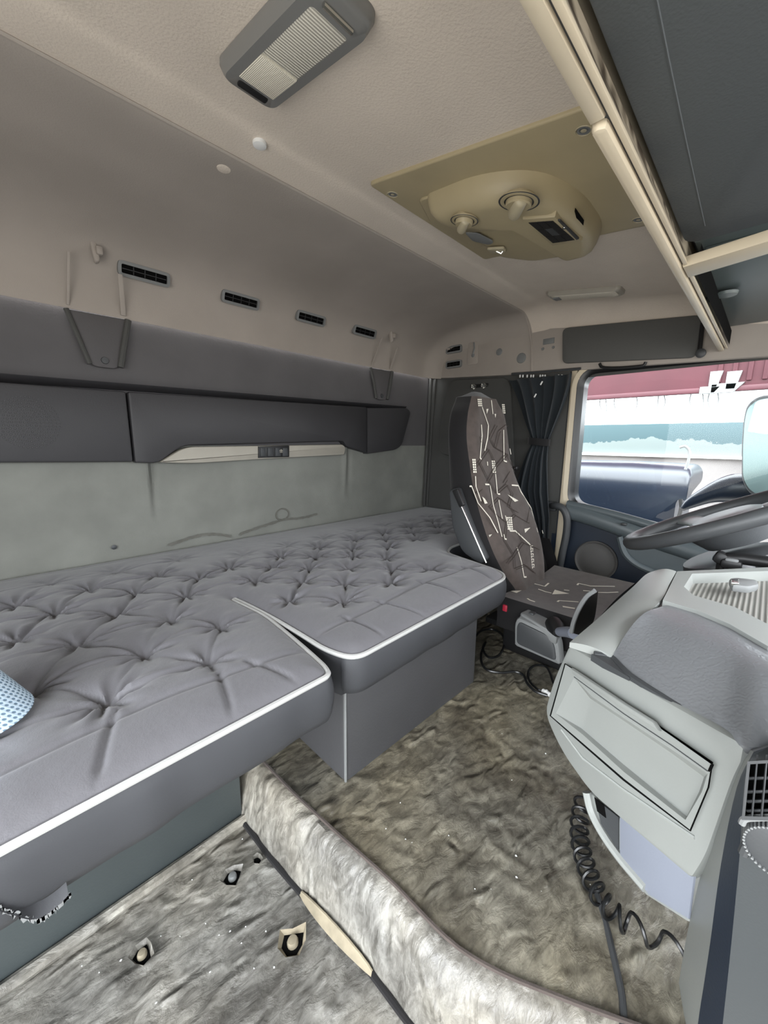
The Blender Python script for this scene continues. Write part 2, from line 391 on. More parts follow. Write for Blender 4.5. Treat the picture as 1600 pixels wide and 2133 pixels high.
# torn holes over the four bolts
BOLTS = [(.201, .541, .011), (.068, .534, .010), (.225, .397, .013), (.242, .537, .006)]
flr = npgrid(gx, gy, gz)
floor = tag(obj('floor', flr, M['floor_low']), kind='structure', label='low footwell floor of crinkled grey-brown vinyl')
gasket = tube([(x, .622, -.712) for x in np.linspace(-.56, .262, 12)], .009, 8)
tag(obj('baseboard_rear', gasket, M['floor_low']), kind='structure')
edge = [(.292, 1.31), (.294, .62), (.298, .52), (.309, .40), (.320, .30), (.321, .22), (.326, .185), (.343, .14), (.382, .065), (.43, -.02), (.50, -.2), (.50, -.75)]
ey = np.array([p[1] for p in edge])[::-1]; ex = np.array([p[0] for p in edge])[::-1]
Yv = np.linspace(-.75, 1.31, 420)
EX = np.interp(Yv, ey, ex)
k = np.ones(9)/9; EX = np.convolve(np.pad(EX, 4, 'edge'), k, 'valid')
rows = []
prof = [(-.035, -.735), (-.033, -.712), (-.028, -.69), (-.02, -.66), (-.012, -.638), (-.004, -.627), (.006, -.621), (.016, -.6195)]
S = np.linspace(0, 1, 260)[1:]
PX = np.zeros((len(Yv), len(prof) + len(S))); PY = np.zeros_like(PX); PZ = np.zeros_like(PX)
for i, y in enumerate(Yv):
    for j, (dx, z) in enumerate(prof):
        PX[i, j] = EX[i] + dx; PZ[i, j] = z
    PX[i, len(prof):] = EX[i] + .016 + S * (1.72 - EX[i] - .016); PZ[i, len(prof):] = -.62
    PY[i, :] = y
PZ[:, 7:] += crinkle(PX, PY, .0042, 20, 5)[:, 7:]
PX[:, :7] += crinkle(PZ*2.0, PY, .004, 14, 8)[:, :7]
tside = tag(obj('floor', npgrid(PX[:, :8], PY[:, :8], PZ[:, :8]), M['floor_low']), kind='structure', label='grey vinyl side of the raised tunnel step')
tunnel = tag(obj('floor', npgrid(PX[:, 7:], PY[:, 7:], PZ[:, 7:]), M['floor']), kind='structure', label='raised engine-tunnel floor of quilted olive-brown vinyl')
# welt seam along the tunnel edge, gasket along its foot, torn foam gap
welt = tube([(float(np.interp(y, Yv, EX)) + .012, y, -.6165) for y in np.linspace(-.3, .64, 60)], .0028, 6)
tag(obj('trim_1', welt, M['seat_fabric']), kind='structure', label='worn welt seam along the tunnel edge')
foot = tube([(float(np.interp(y, Yv, EX)) - .037, y, -.714) for y in np.linspace(-.3, .62, 50)], .0045, 8)
tag(obj('trim_2', foot, M['seat_black']), kind='structure', label='dark rubber strip at the foot of the tunnel step')
fo = []
for u in np.linspace(0, 1, 14):
    y = .44 - u * .15; x = float(np.interp(y, Yv, EX)) - .040; wv_ = .009 * math.sin(PI * u)**.7
    fo.append(((x - .006*math.sin(PI*u)**.7 - .001, y, -.711), (x + .003, y + .003*math.sin(u*40), -.709 + wv_)))
fv = [p for a in fo for p in a]; ff = [(2*i, 2*i+1, 2*i+3, 2*i+2) for i in range(len(fo)-1)]
tag(obj('torn_seam', [(fv, ff), tube([p[1] for p in fo], .002, 6)], M['foam']), 'pale foam showing through the torn seam at the foot of the tunnel step', 'tear')

def hole(x, y, r, seed):
    rg = random.Random(seed); n = 7; P = []; Q = []
    for k in range(n):
        a = 2*PI*k/n; rr = r * rg.uniform(1.0, 1.8)
        P.append((x + rr*math.cos(a), y + rr*math.sin(a), -.7185)); Q.append((x + rr*1.35*math.cos(a+.1), y + rr*1.35*math.sin(a+.1), -.712 + rg.uniform(-.002, .004)))
    dark = ([*P, (x, y, -.7187)], [(k, (k+1) % n, n) for k in range(n)])
    rim = (P + Q, [(k, (k+1) % n, n + (k+1) % n, n + k) for k in range(n)])
    return dark, rim
BL = ['dull bolt showing through a three-cornered tear in the footwell vinyl', 'pale bolt head in the small hole nearest the bunk base, left of the footwell', 'pale bolt head inside the biggest torn hole of the footwell', 'smallest hole torn in the vinyl near the tunnel step']
for i, (x, y, r) in enumerate(BOLTS):
    T = thing('floor_bolt', (x, y, -.72), BL[i], 'bolt', 'bolts through the footwell floor')
    z0 = float(-.72)
    dk, rm = hole(x, y, r * .8, i)
    obj('torn_hole', [([(a, b_, c+.004) for a, b_, c in dk[0]], dk[1])], M['hole'], T, False)
    obj('torn_edge', [([(a, b_, c+.004) for a, b_, c in rm[0]], rm[1])], M['foam'] if i == 2 else M['floor_low'], T, False)
    if i < 3: obj('bolt_head', lathe((x, y, -.716), (0, .1, 1), [(.0001, 0), (r*.62, 0), (r*.62, .005), (r*.5, .008), (r*.3, .0085), (.0001, .0086)], 14), M['foam'] if i else M['midgrey'], T)

# ---- ceiling shell: front slope, flat, curve, pale rear wall
def prof_shell(lo=True):
    P = [(-.55, .325), (.10, .430), (.40, .4784), (.66, .52), (.72, .5205), (.79, .520)]
    c = [(.90, .518), (1.0, .514), (1.08, .507), (1.15, .494), (1.205, .474), (1.245, .448), (1.27, .42), (1.285, .385), (1.292, .35), (1.296, .318)]
    return P, c
XE, RF = 1.632, .075
def shell(prof, nx=40):
    P = spline([(0, a, b_) for a, b_ in prof], 6); P = [(p[1], p[2]) for p in P]; V_, n = [], len(P)
    xs = [(x, 0.0) for x in np.linspace(-.62, XE - RF, nx)] + [(XE - RF + RF*math.sin(a), RF*(1-math.cos(a))) for a in np.linspace(0, PI/2, 10)[1:]]
    for i in range(n):
        a = P[max(i-1, 0)]; b_ = P[min(i+1, n-1)]; ty, tz = b_[0]-a[0], b_[1]-a[1]; l = math.hypot(ty, tz)
        ny, nz = tz/l, -ty/l          # inward
        for x, d in xs: V_.append((x, P[i][0] + ny*d, P[i][1] + nz*d))
    m_ = len(xs)
    return V_, [(i*m_+j, i*m_+j+1, (i+1)*m_+j+1, (i+1)*m_+j) for i in range(n-1) for j in range(m_-1)]
pf, pc = prof_shell()
ceil_ = tag(obj('ceiling', shell(pf[:-1] + [(.785, .520), (.788, .526)]), M['headliner']), kind='structure', label='grey perforated headliner over the front of the cab')
ceil2 = tag(obj('ceiling', shell([(.789, .526), (.793, .516)] + pc), M['pale']), kind='structure', label='pale moulded headliner curving down over the rear wall')
seam = tube([(x, .789, .519) for x in np.linspace(-.6, 1.57, 30)] + [(1.60, .787, .508), (1.622, .78, .47), (1.63, .765, .40), (1.63, .755, .285)], .0035, 6)
tag(obj('trim_3', seam, M['pale']), kind='structure', label='seam between the two headliner mouldings')

# ---- rear wall
XR = XE + .015
def wallgrid(z0, z1, y0, y1, x0=-.62, x1=1.66, nx=60, nz=30, f=None):
    X, Z = np.meshgrid(np.linspace(x0, x1, nx), np.linspace(z0, z1, nz)); T_ = (Z - z0)/(z1 - z0); Y = y0 + (y1 - y0)*T_
    if f is not None: Y = Y + f(X, Z)
    return npgrid(X, Y, Z)
def ridges(X, Z):
    g = lambda x0, w: np.exp(-((X - x0)/w)**2)
    fade = np.clip((Z + .26)/.16, 0, 1)
    return .012*fade*(-g(.325, .010) + g(.343, .009)*.9) + .010*fade*(-g(1.088, .012) + .6*g(1.115, .012))
wr = tag(obj('wall_rear', wallgrid(-.46, .0, 1.33, 1.315, nx=400, nz=40, f=ridges), M['rearfabric']), kind='structure', label='light grey fabric rear wall above the bunk')
obj('upper_panel', wallgrid(-.02, .33, 1.315, 1.305), M['rearupper'], wr)
# water stains as thin film marks low on the wall
rg = random.Random(3)
st = []
for base in ([(350, 1135), (400, 1118), (440, 1112), (480, 1116)], [(500, 1112), (540, 1098), (590, 1082), (630, 1078), (660, 1070)]):
    pts = spline([at(px, py, Y=1.321) for px, py in base], 8)
    top = [(p[0], 1.3165, p[2] + .002 + .003*rg.random()) for p in pts]; bot = [(p[0], 1.3175, p[2] - .003 - .004*rg.random()) for p in pts]
    n = len(top); st.append((top + bot, [(i, i+1, n+i+1, n+i) for i in range(n-1)]))
c = at(590, 1072, Y=1.3165)
st.append(tube([(c[0] + .028*math.cos(a), 1.3215, c[2] + .022*math.sin(a)) for a in np.linspace(0, 2*PI, 24, endpoint=False)], .0032, 5, True))
o = obj('water_stain', st, M['stain'], wr, False)
c = at(238, 1140, Y=1.318)
obj('burn_mark', lathe((c[0], 1.3215, c[2]), (0, -1, 0), [(.001, 0), (.006, .001), (.007, .003), (.003, .0045), (.0005, .005)], 10), M['darkgrey'], wr)

# ---- driver side wall and door
ws = tag(obj('wall_driver', [wallgrid(-.75, .30, 0, 0, 0, 1)] and [
    prism([(1.646, .604, -.75), (1.646, 1.34, -.75), (1.646, 1.335, .325), (1.646, .604, .285)], (.04, 0, 0), 0)], M['siding'], smooth=False), kind='structure', label='dark grey fabric side wall behind the driver seat')
up = [(XE, -.60, .245), (XE, .05, .256), (XE, .60, .278), (XE, .78, .284), (XE, 1.16, .308), (XE, 1.34, .322), (XE, 1.34, .55), (XE, -.60, .50)]
obj('upper_panel', prism(up, (.05, 0, 0), .006), M['pale'], ws)
obj('corner_trim', [tube([(1.640, 1.292, .318), (1.640, 1.30, .1), (1.638, 1.31, -.34)], .008, 8), tube([(1.640, 1.262, .312), (1.640, 1.275, .1), (1.638, 1.29, -.34)], .004, 8)], M['siding'], ws)
# raised lighter side pad behind the seat
pts = [at(px, py, X=1.64) for px, py in [(938, 792), (1065, 786), (1075, 1000), (1000, 960), (915, 945), (920, 880)]]
obj('side_pad', prism(rround(pts, .05), (-.012, 0, 0), .006), M['siding'], ws)
obj('pillar_cover', prism([(1.650, .575, -.75), (1.650, .68, -.75), (1.650, .68, .29), (1.650, .575, .29)], (.01, 0, 0)), M['siding'], ws, False)
# B pillar and door
wy0, wy1 = .545, -.62
win_out = [at(px, py, X=1.646) for px, py in [(1197, 800), (1212, 788), (1400, 779), (1600, 773)]]
frame_z = lambda y: .262 + (y - .05) * .02
door = tag(thing('door_1', (1.66, .1, -.70), None, None), kind='structure', label='navy and grey driver door with speaker and grab rail')
WIN = rround([(0, .552, .262), (0, -.62, .250), (0, -.62, -.385), (0, .235, -.287), (0, .548, -.236)], [.05, .05, .05, .3, .045], 8)
WIN = [(p[1], p[2]) for p in WIN]
def band(loop_in, loop_out, x_in, x_out):
    n = len(loop_in); v = [(x_in, a, b_) for a, b_ in loop_in] + [(x_out, a, b_) for a, b_ in loop_out]
    return v, [(i, (i+1) % n, n+(i+1) % n, n+i) for i in range(n)]
def offs(loop, d):
    P = [np.array(p) for p in loop]; o = []; c = sum(P)/len(P)
    for i in range(len(P)):
        t_ = P[(i+1) % len(P)] - P[i-1]; nn = np.array([t_[1], -t_[0]]); nn = nn/(np.linalg.norm(nn)+1e-9)
        if nn.dot(P[i]-c) < 0: nn = -nn
        o.append(tuple(P[i] + nn*d))
    return o
O1, O2, O3 = offs(WIN, .012), offs(WIN, .022), offs(WIN, .04)
obj('window_seal', [band(WIN, WIN, 1.700, 1.652), band(WIN, O1, 1.652, 1.642), band(O1, O2, 1.642, 1.640), band(O2, O2, 1.640, 1.66)], M['rubber'], door)
obj('window_frame', [band(O2, O3, 1.638, 1.636), band(O3, offs(WIN, .045), 1.636, 1.66)], M['cream'], door)
# inner door skin below the window
sk = [(.62, -.25), (.548, -.262), (.40, -.29), (.235, -.315), (-.1, -.36), (-.62, -.44)]
sk_lo = [(y, -.75) for y, z in sk]
obj('lower_panel', [band([(a, b_) for a, b_ in sk] , sk_lo, 1.648, 1.64)][0] if False else (
    [(1.648, a, b_) for a, b_ in sk] + [(1.64, a, b_) for a, b_ in sk_lo], [(i, i+1, 6+i+1, 6+i) for i in range(5)]), M['navy'], door, False)
obj('door_edge', [prism([(1.642, .599, .285), (1.642, .578, .285), (1.642, .572, -.25), (1.642, .585, -.75), (1.642, .602, -.75), (1.642, .599, -.2)], (.03, 0, 0), .003)], M['cream'], door)
# skin round the window top/right
obj('upper_skin', [(lambda a, c_: (a+c_, [(i, i+1, len(a)+i+1, len(a)+i) for i in range(len(a)-1)]))([(1.655, y, .31) for y in np.linspace(.62, -.62, 8)], [(1.655, y, .25) for y in np.linspace(.62, -.62, 8)])], M['siding'], door, False)
rl = [at(px, py, X=1.605) for px, py in [(1178, 1066), (1222, 1078), (1280, 1098), (1330, 1117), (1400, 1140), (1480, 1165)]]
rings = []
for p in spline(rl, 6):
    p = np.array(p); rings.append([tuple(p + np.array([a, 0, b_])) for a, b_ in [(.045, .034), (.02, .034), (.004, .027), (-.004, .012), (-.004, -.012), (.004, -.026), (.02, -.032), (.045, -.032)]])
obj('grab_rail', loft(rings), M['doorrail'], door)
rl2 = [at(px, py, X=1.63) for px, py in [(1182, 1050), (1230, 1060), (1300, 1078), (1390, 1104), (1500, 1135)]]
obj('window_ledge', tube(spline(rl2, 5), .016, 10), M['doorrail'], door)
sc_ = at(1241, 1167, X=1.64)
obj('speaker_grille', [lathe((1.641, sc_[1], sc_[2]), (-1, 0, 0), [(.078, 0), (.078, .008), (.074, .012), (.070, .009), (.066, .0075), (.05, .013), (.025, .016), (.0005, .017)], 44)], mat('grey_speaker_mesh', srgb(84, 82, 80), .6, bump=.6, bscale=600), door)
pk = [at(px, py, X=1.60) for px, py in [(1290, 1118), (1300, 1150), (1318, 1170), (1345, 1185), (1380, 1195), (1450, 1200)]]
obj('map_pocket', [tube(spline(pk, 6), .011, 8), prism([at(px, py, X=1.61) for px, py in [(1290, 1118), (1300, 1150), (1318, 1170), (1345, 1185), (1380, 1195), (1560, 1215), (1560, 1150), (1400, 1128)]], (.03, 0, 0))], M['doorrail'], door)
lk = at(1300, 1092, X=1.60)
obj('door_lock_knob', box(lk, (.012, .02, .010), .003), M['darkgrey'], door)
win = tag(obj('window_1', ([(1.672, a, b_) for a, b_ in WIN], [tuple(range(len(WIN)))]), M['glass'], None, False), kind='structure', label='driver door window pane')

# ---- remaining walls, mostly outside the frame
wp = tag(obj('wall_passenger', [box2((-.66, .64, -.75), (-.62, 1.36, .56)), box2((-.66, -.75, .33), (-.62, .64, .56))], M['siding'], smooth=False), kind='structure')
wf = tag(obj('wall_front', [box2((-.62, -.98, -.75), (1.66, -.94, -.16)), box2((-.62, -.94, -.30), (.95, -.42, -.17)), box2((-.62, -.98, .31), (1.66, -.94, .50))], M['darkgrey'], smooth=False), kind='structure')  # unseen; wall raised and dash block added to cut windscreen light
# ================================================================== BUNK
tag(obj('wall_rear', box2((-.62, 1.325, -.76), (1.66, 1.35, -.44)), M['darkgrey'], None, False), kind='structure')
# left base locker and right box
T = thing('bunk_locker', (-.17, .97, -.72), 'blue-grey vinyl bunk locker front behind the low footwell', 'locker')
obj('front_panel', box2((-.60, .632, -.722), (.262, 1.31, -.434), .004), M['baseboard'], T)
for x in (-.48, -.36): obj('seam_strip', box2((x, .626, -.70), (x + .004, .634, -.43), .001), M['darkgrey'], T)
T = thing('bunk_box', (.61, .9, -.62), 'grey vinyl covered box under the right half of the bunk', 'box')
pts = rround([(.392, .478, 0), (.835, .478, 0), (.835, 1.30, 0), (.392, 1.30, 0)], [.012, .012, .001, .001], 4)
obj('body', loft([[(a, b_, z) for a, b_, _ in pts] for z in np.linspace(-.619, -.427, 8)]), M['boxvinyl'], T)
obj('corner_welt', tube([(.3915, .4775, z) for z in np.linspace(-.617, -.43, 8)], .0028, 6), M['midgrey'], T)

sl_l = [at(px, py, Z=-.343) for px, py in [(676, 1385), (640, 1352), (600, 1318), (550, 1278)]]
sl_r = [at(px, py, Z=-.343) for px, py in [(520, 1257), (570, 1283), (630, 1318), (680, 1349)]]
base_out = [(-.60, .412), (.322, .430)] + [(p[0], p[1]) for p in sl_l] + [(.339, .800), (.347, .803)] + [(p[0], p[1]) for p in sl_r] + [(.378, .436), (.94, .452), (.985, .69), (1.05, .725), (1.64, .745), (1.64, 1.305), (-.60, 1.305)]
rr = [.004, .045] + [.03]*4 + [.003, .003] + [.03]*4 + [.055, .06, .03, .03, .01, .01, .01]
OUT = [(p[0], p[1]) for p in rround([(a, b_, 0) for a, b_ in base_out], rr, 8)]
def densify(P, h):
    o = []
    for i in range(len(P)):
        a = np.array(P[i]); b_ = np.array(P[(i+1) % len(P)]); n = max(1, int(np.linalg.norm(b_-a)/h))
        for k in range(n): o.append(a + (b_-a)*k/n)
    return np.array(o)
DO = densify(OUT, .012)
def sdf(X, Y, P):
    d = np.full(X.shape, 9.0); ins = np.zeros(X.shape, bool); n = len(P); bx = np.zeros(X.shape); by = np.zeros(X.shape)
    for i in range(n):
        ax, ay = P[i]; cx, cy = P[(i+1) % n]; ex, ey = cx-ax, cy-ay; l2 = ex*ex + ey*ey + 1e-12
        t_ = np.clip(((X-ax)*ex + (Y-ay)*ey)/l2, 0, 1); qx, qy = ax+t_*ex, ay+t_*ey; dd = np.hypot(X-qx, Y-qy)
        m_ = dd < d; d = np.where(m_, dd, d); bx = np.where(m_, qx, bx); by = np.where(m_, qy, by)
        c = ((ay > Y) != (cy > Y)) & (X < ex*(Y-ay)/(ey + 1e-15) + ax); ins ^= c
    return np.where(ins, -d, d), bx, by
H = .0036
X, Y = np.meshgrid(np.arange(-.61, 1.66, H), np.arange(.40, 1.32, H))
D, BX, BY = sdf(X, Y, OUT)
tf = []
rg = random.Random(5)
for j in range(7):
    for i in range(-5, 4):
        x, y = .064 + .138*i + (.072 if j % 2 else 0), .581 + .099*j
        if x < .30 or (y > .82 and x < .36): tf.append((x + rg.uniform(-.008, .008), y + rg.uniform(-.006, .006), 1.0 if y < 1.12 else .4))
for j in range(7):
    for i in range(0, 9):
        x, y = .352 + .150*i + (.076 if j % 2 else 0), .617 + .078*j
        if x > .40 and x < 1.60 and not (x > .86 and y < .78) and not (x < .36): tf.append((x + rg.uniform(-.008, .008), y + rg.uniform(-.006, .006), 1.1 if y < 1.05 else .35))
TF = np.array(tf)
E_ = np.clip(-D, 0, 1)
Z = -.349 + .019*(1 - np.exp(-E_/.020)) - .004*np.exp(-((E_-.09)/.02)**2)*0
dmin = np.full(X.shape, 9.0)
for k_, (x, y, a) in enumerate(tf):
    dx, dy = X-x, Y-y; d = np.hypot(dx, dy); th = np.arctan2(dy, dx); dmin = np.minimum(dmin, d)
    Z += a*(-.013*np.exp(-(d/.014)) - .008*np.exp(-(d/.045)**2))
    ph = rg.uniform(0, 6.28); n_ = rg.choice([6, 7, 8])
    Z += a*.0036*np.cos(n_*th + ph + 1.3*np.sin(2*th + ph))*np.exp(-((d-.028)/.024)**2)
    Z += a*.0020*np.cos((n_+5)*th + ph*2)*np.exp(-((d-.018)/.014)**2)
# curved creases from tuft to tuft
for i in range(len(tf)):
    for j in range(i+1, len(tf)):
        a, b_ = TF[i], TF[j]; v = b_[:2]-a[:2]; l = np.hypot(*v)
        if l < .145 and abs(v[1]) > .04:
            nrm = np.array([-v[1], v[0]])/l; bow = rg.choice([-1, 1])*.008*rg.random()
            s = ((X-a[0])*v[0] + (Y-a[1])*v[1])/(l*l); q = (X-a[0])*nrm[0] + (Y-a[1])*nrm[1] - bow*4*s*(1-s)
            m_ = (s > 0) & (s < 1); st_ = min(a[2], b_[2])*rg.uniform(.45, 1.0)
            Z -= np.where(m_, st_*(.0040*np.exp(-(q/.0030)**2) - .0016*np.exp(-((q-.008)/.005)**2) + .0022*np.exp(-(q/.018)**2)), 0)
# arcs along the rows
for i in range(len(tf)):
    for j in range(len(tf)):
        a, b_ = TF[i], TF[j]; v = b_[:2]-a[:2]; l = np.hypot(*v)
        if i != j and l < .17 and abs(v[1]) < .04 and v[0] > 0:
            nrm = np.array([-v[1], v[0]])/l; bow = .012*rg.uniform(.4, 1.3)
            s_ = ((X-a[0])*v[0] + (Y-a[1])*v[1])/(l*l); q = (X-a[0])*nrm[0] + (Y-a[1])*nrm[1] - bow*4*s_*(1-s_)
            m_ = (s_ > 0) & (s_ < 1); st_ = min(a[2], b_[2])*rg.uniform(.25, 1.0)
            Z += np.where(m_, st_*(.0034*np.exp(-(q/.0035)**2) - .0024*np.exp(-((q+.007)/.004)**2)), 0)
# front roll: seam in front of the tufts with pleats across it
yf = np.where(X < .33, .512 + .01*np.sin(X*14), .54 + .012*np.sin(X*11))
fr_ = (X < .95) & (Y < .62)
Z -= np.where(fr_, .005*np.exp(-((Y-yf)/.007)**2), 0)
for x0 in (-.42, -.25, -.11, .035, .175, .275, .46, .58, .72, .86):
    sk_ = x0 + (Y-.43)*.35*math.sin(x0*40)
    Z -= np.where((Y < yf + .02) & (Y > .42), .0055*np.exp(-((X-sk_)/.0042)**2)*np.clip((Y-.425)/.03, 0, 1), 0)
# rumples by the right corner, slack far side
Z += .006*(vnoise(X*34 + 5*vnoise(X*12, Y*12, 2), Y*22, 9)-.5)*np.exp(-(((X-.88)/.10)**2 + ((Y-.58)/.10)**2))*2.4
Z += .0025*(vnoise(X*7, Y*7, 21)-.5) + .0012*(vnoise(X*40, Y*30, 22)-.5)
Z -= .010*np.clip((Y-.85)/.45, 0, 1)
Z = np.where(E_ < .03, Z*(E_/.03) + (1-E_/.03)*(-.349 + .019*(1-np.exp(-E_/.02))), Z)
near = np.abs(D) < .75*H
XX = np.where(near, BX, X); YY = np.where(near, BY, Y); ZZ = np.where(near, -.349, Z)
nv_, nu_ = X.shape; idx = np.arange(nv_*nu_).reshape(nv_, nu_)
ok = (D < .75*H); cell = ok[:-1, :-1] & ok[1:, :-1] & ok[:-1, 1:] & ok[1:, 1:]
F = np.stack([idx[:-1, :-1][cell], idx[:-1, 1:][cell], idx[1:, 1:][cell], idx[1:, :-1][cell]], 1)
used = np.unique(F); re = -np.ones(nv_*nu_, int); re[used] = np.arange(len(used)); F = re[F]
VV_ = np.stack([XX.ravel()[used], YY.ravel()[used], ZZ.ravel()[used]], 1)
T = thing('bunk_mattress', (.5, .9, -.425), 'buttoned charcoal bunk mattress with pale piping along the rear wall', 'mattress')
obj('cover_top', ([tuple(v) for v in VV_], [tuple(int(k) for k in f) for f in F]), M['mattress'], T, True, 80)
tn = np.roll(DO, -1, 0) - np.roll(DO, 1, 0); tn /= np.linalg.norm(tn, axis=1)[:, None] + 1e-9; NO = np.stack([tn[:, 1], -tn[:, 0]], 1)
slit = (DO[:, 0] > .300) & (DO[:, 0] < .385) & (DO[:, 1] > .46)
rings = []
ns = vnoise(DO[:, 0]*26, DO[:, 1]*26, 4)
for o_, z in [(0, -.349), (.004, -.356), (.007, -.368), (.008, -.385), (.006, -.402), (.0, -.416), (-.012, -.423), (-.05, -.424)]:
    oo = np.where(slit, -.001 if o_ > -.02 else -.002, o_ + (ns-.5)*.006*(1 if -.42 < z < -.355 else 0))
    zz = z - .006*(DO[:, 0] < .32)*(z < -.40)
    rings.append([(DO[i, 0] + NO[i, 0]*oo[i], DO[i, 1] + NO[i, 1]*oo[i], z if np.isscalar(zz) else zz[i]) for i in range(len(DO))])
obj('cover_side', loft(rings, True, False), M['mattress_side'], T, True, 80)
vis = [i for i in range(len(DO)) if not (DO[i, 1] > 1.28 or DO[i, 0] > 1.2 or DO[i, 0] < -.595)]
obj('piping', tube([(DO[i, 0] + NO[i, 0]*.001, DO[i, 1] + NO[i, 1]*.001, -.3475) for i in vis], .0042, 7), M['piping'], T)
# ragged hem hanging from the near corner
hv, hf = [], []
P = [at(px, py, Y=.418) for px, py in [(-30, 1868), (0, 1880), (30, 1888), (62, 1896), (90, 1888), (120, 1868), (140, 1850)]]
P = spline(P, 14); n = len(P)
for i, p in enumerate(P):
    f_ = math.sin(PI*i/(n-1)); hv += [(p[0], .4195, p[2] + .006), (p[0], .410, p[2] - .002*f_), (p[0] + .004*rg.random(), .412, p[2] - f_*(.002 + .006*rg.random()))]
for i in range(n-1):
    for k in range(2): hf.append((3*i+k, 3*i+3+k, 3*i+4+k, 3*i+1+k))
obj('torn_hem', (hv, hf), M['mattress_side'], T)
fe = [np.array(hv[3*i+2]) + np.array([0, -.001, 0]) for i in range(2, n-2)]
fv = [p for q in fe for p in (tuple(q + np.array([0, 0, .001 + .001*rg.random()])), tuple(q + np.array([0, 0, -.001 - .004*rg.random()])))]
obj('frayed_edge', (fv, [(2*i, 2*i+1, 2*i+3, 2*i+2) for i in range(len(fe)-1)]), M['midgrey'], T, False)

# ================================================================== REAR WALL POD
T = thing('storage_pod', (.4, 1.30, -.07), 'long charcoal storage unit on the rear wall with silver switch strip', 'storage unit')
def rp(px, py, y=1.283): return at(px, py, Y=y)
def yz(x, z, y=1.283): return (x, y, z)
zt = lambda x: .123 + .024*np.clip((x+.0)/1.45, 0, 1)
L_ = [yz(-.62, .12), yz(.287, .127), yz(.287, -.066), yz(-.62, -.045)]
obj('speaker_panel', prism(rround(L_, .006), (0, .06, 0), .006), M['pod'], T)
mid = [yz(.291, .127), yz(1.188, .147)] + [yz(1.188, -.055), rp(722, 930), rp(716, 919), rp(380, 928), rp(330, 965), yz(.291, -.068)]
obj('flap_door', prism(rround(mid, [.004, .004, .004, .004, .012, .03, .02, .004]), (0, .06, 0), .006), M['pod'], T)
rt = [yz(1.192, .147), rp(848, 849), rp(857, 858), rp(838, 928), rp(826, 937), yz(1.192, -.056)]
obj('end_door', prism(rround(rt, [.003, .02, .02, .03, .02, .003]), (0, .06, 0), .007), M['pod'], T)
obj('top_lip', prism([yz(-.62, .118, 1.31), yz(-.62, .134, 1.272), yz(1.44, .166, 1.272), yz(1.46, .155, 1.31)], (0, .012, -.008), .003), M['pod'], T)
sp_ = [rp(332, 963, 1.282), rp(384, 931, 1.282), rp(712, 926, 1.282), rp(718, 932, 1.282), rp(715, 947, 1.282), rp(560, 955, 1.282), rp(400, 965, 1.282)]
obj('switch_strip', prism(rround([(a, 1.275, c) for a, b_, c in sp_], [.006, .03, .01, .01, .006, .1, .1]), (0, .04, 0), .003), M['silver'], T)
sw = obj('switch_bank', prism([(a, 1.270, c) for a, b_, c in [rp(538, 930, 1.273), rp(602, 928, 1.273), rp(602, 952, 1.273), rp(538, 954, 1.273)]], (0, .02, 0), .002), M['black'], T)
for i in range(4):
    a = rp(541 + 15.5*i, 933, 1.27); b_ = rp(553 + 15.5*i, 950, 1.27)
    obj('rocker_switch', prism([(a[0], 1.264, a[2]), (b_[0], 1.268, a[2]), (b_[0], 1.266, b_[2]), (a[0], 1.266, b_[2])], (0, .01, 0), .0015), M['darkgrey'], sw)
c = rp(586, 940, 1.262)
obj('switch_symbol', [box((c[0] + dx, 1.2625, c[2] + dz), s, 0) for dx, dz, s in [(0, -.004, (.012, .001, .0018)), (0, .003, (.003, .001, .009)), (-.005, .002, (.0018, .001, .006)), (.005, .002, (.0018, .001, .006))]], M['silver'], sw, False)
c = rp(60, 880)
sg = []
for k_ in range(9):
    for q in range(max(1, k_*6)):
        a = 2*PI*q/max(1, k_*6); sg.append(lathe((c[0] + .0075*k_*math.cos(a), 1.2825, c[2] + .0075*k_*math.sin(a)), (0, -1, 0), [(.0025, 0), (.0022, .0009), (.0002, .001)], 6))
tag(obj('speaker_dots', sg, M['pod'], T), kind='stuff')

# ================================================================== VENTS, HOOKS AND SMALL FITTINGS ON THE WALLS
def shell_y(z):
    P = pc[::-1]; return float(np.interp(z, [p[1] for p in P], [p[0] for p in P]))
def hit_shell(px, py):
    d = ray(px, py); lo = 0.5
    for t_ in np.linspace(.5, 2.6, 4000):
        p = d*t_
        if p[2] < .517 and p[1] > .85 and p[1] >= shell_y(p[2]): return p
    return d*1.3
def make_vent(loc, nrm, wd, hg, label, group):
    T = thing('air_vent', loc, label, 'vent', group); s, u, d = frame(nrm); c = np.array(loc)
    def P(a, b_, e): return tuple(c + s*a + u*b_ + d*e)
    o = rround([P(-wd/2, -hg/2, .009), P(wd/2, -hg/2, .009), P(wd/2, hg/2, .009), P(-wd/2, hg/2, .009)], hg*.3, 4)
    i_ = rround([P(-wd*.44, -hg*.29, .009), P(wd*.44, -hg*.29, .009), P(wd*.44, hg*.29, .009), P(-wd*.44, hg*.29, .009)], hg*.1, 4)
    n = len(o); sh = lambda L, e: [tuple(np.array(p) + d*e) for p in L]
    def rings(*R): return loft(list(R), True, False)
    obj('frame', [rings(sh(o, -.012), o, sh(i_, .001), sh(i_, -.006))], M['midgrey'], T)
    obj('slot', (sh(i_, -.005), [tuple(range(n))]), M['hole'], T, False)
    for k_ in range(3):
        a = -wd*.43 + wd*.86*(k_+1)/4
        obj('slat', box(tuple(c + s*a + d*.006), (.002, .003, hg*.5), 0, Matrix([list(s), list(d), list(u)]).transposed()), M['black'], T, False)
    obj('slat', box(tuple(c + d*.006), (wd*.84, .003, .002), 0, Matrix([list(s), list(d), list(u)]).transposed()), M['black'], T, False)
    return T
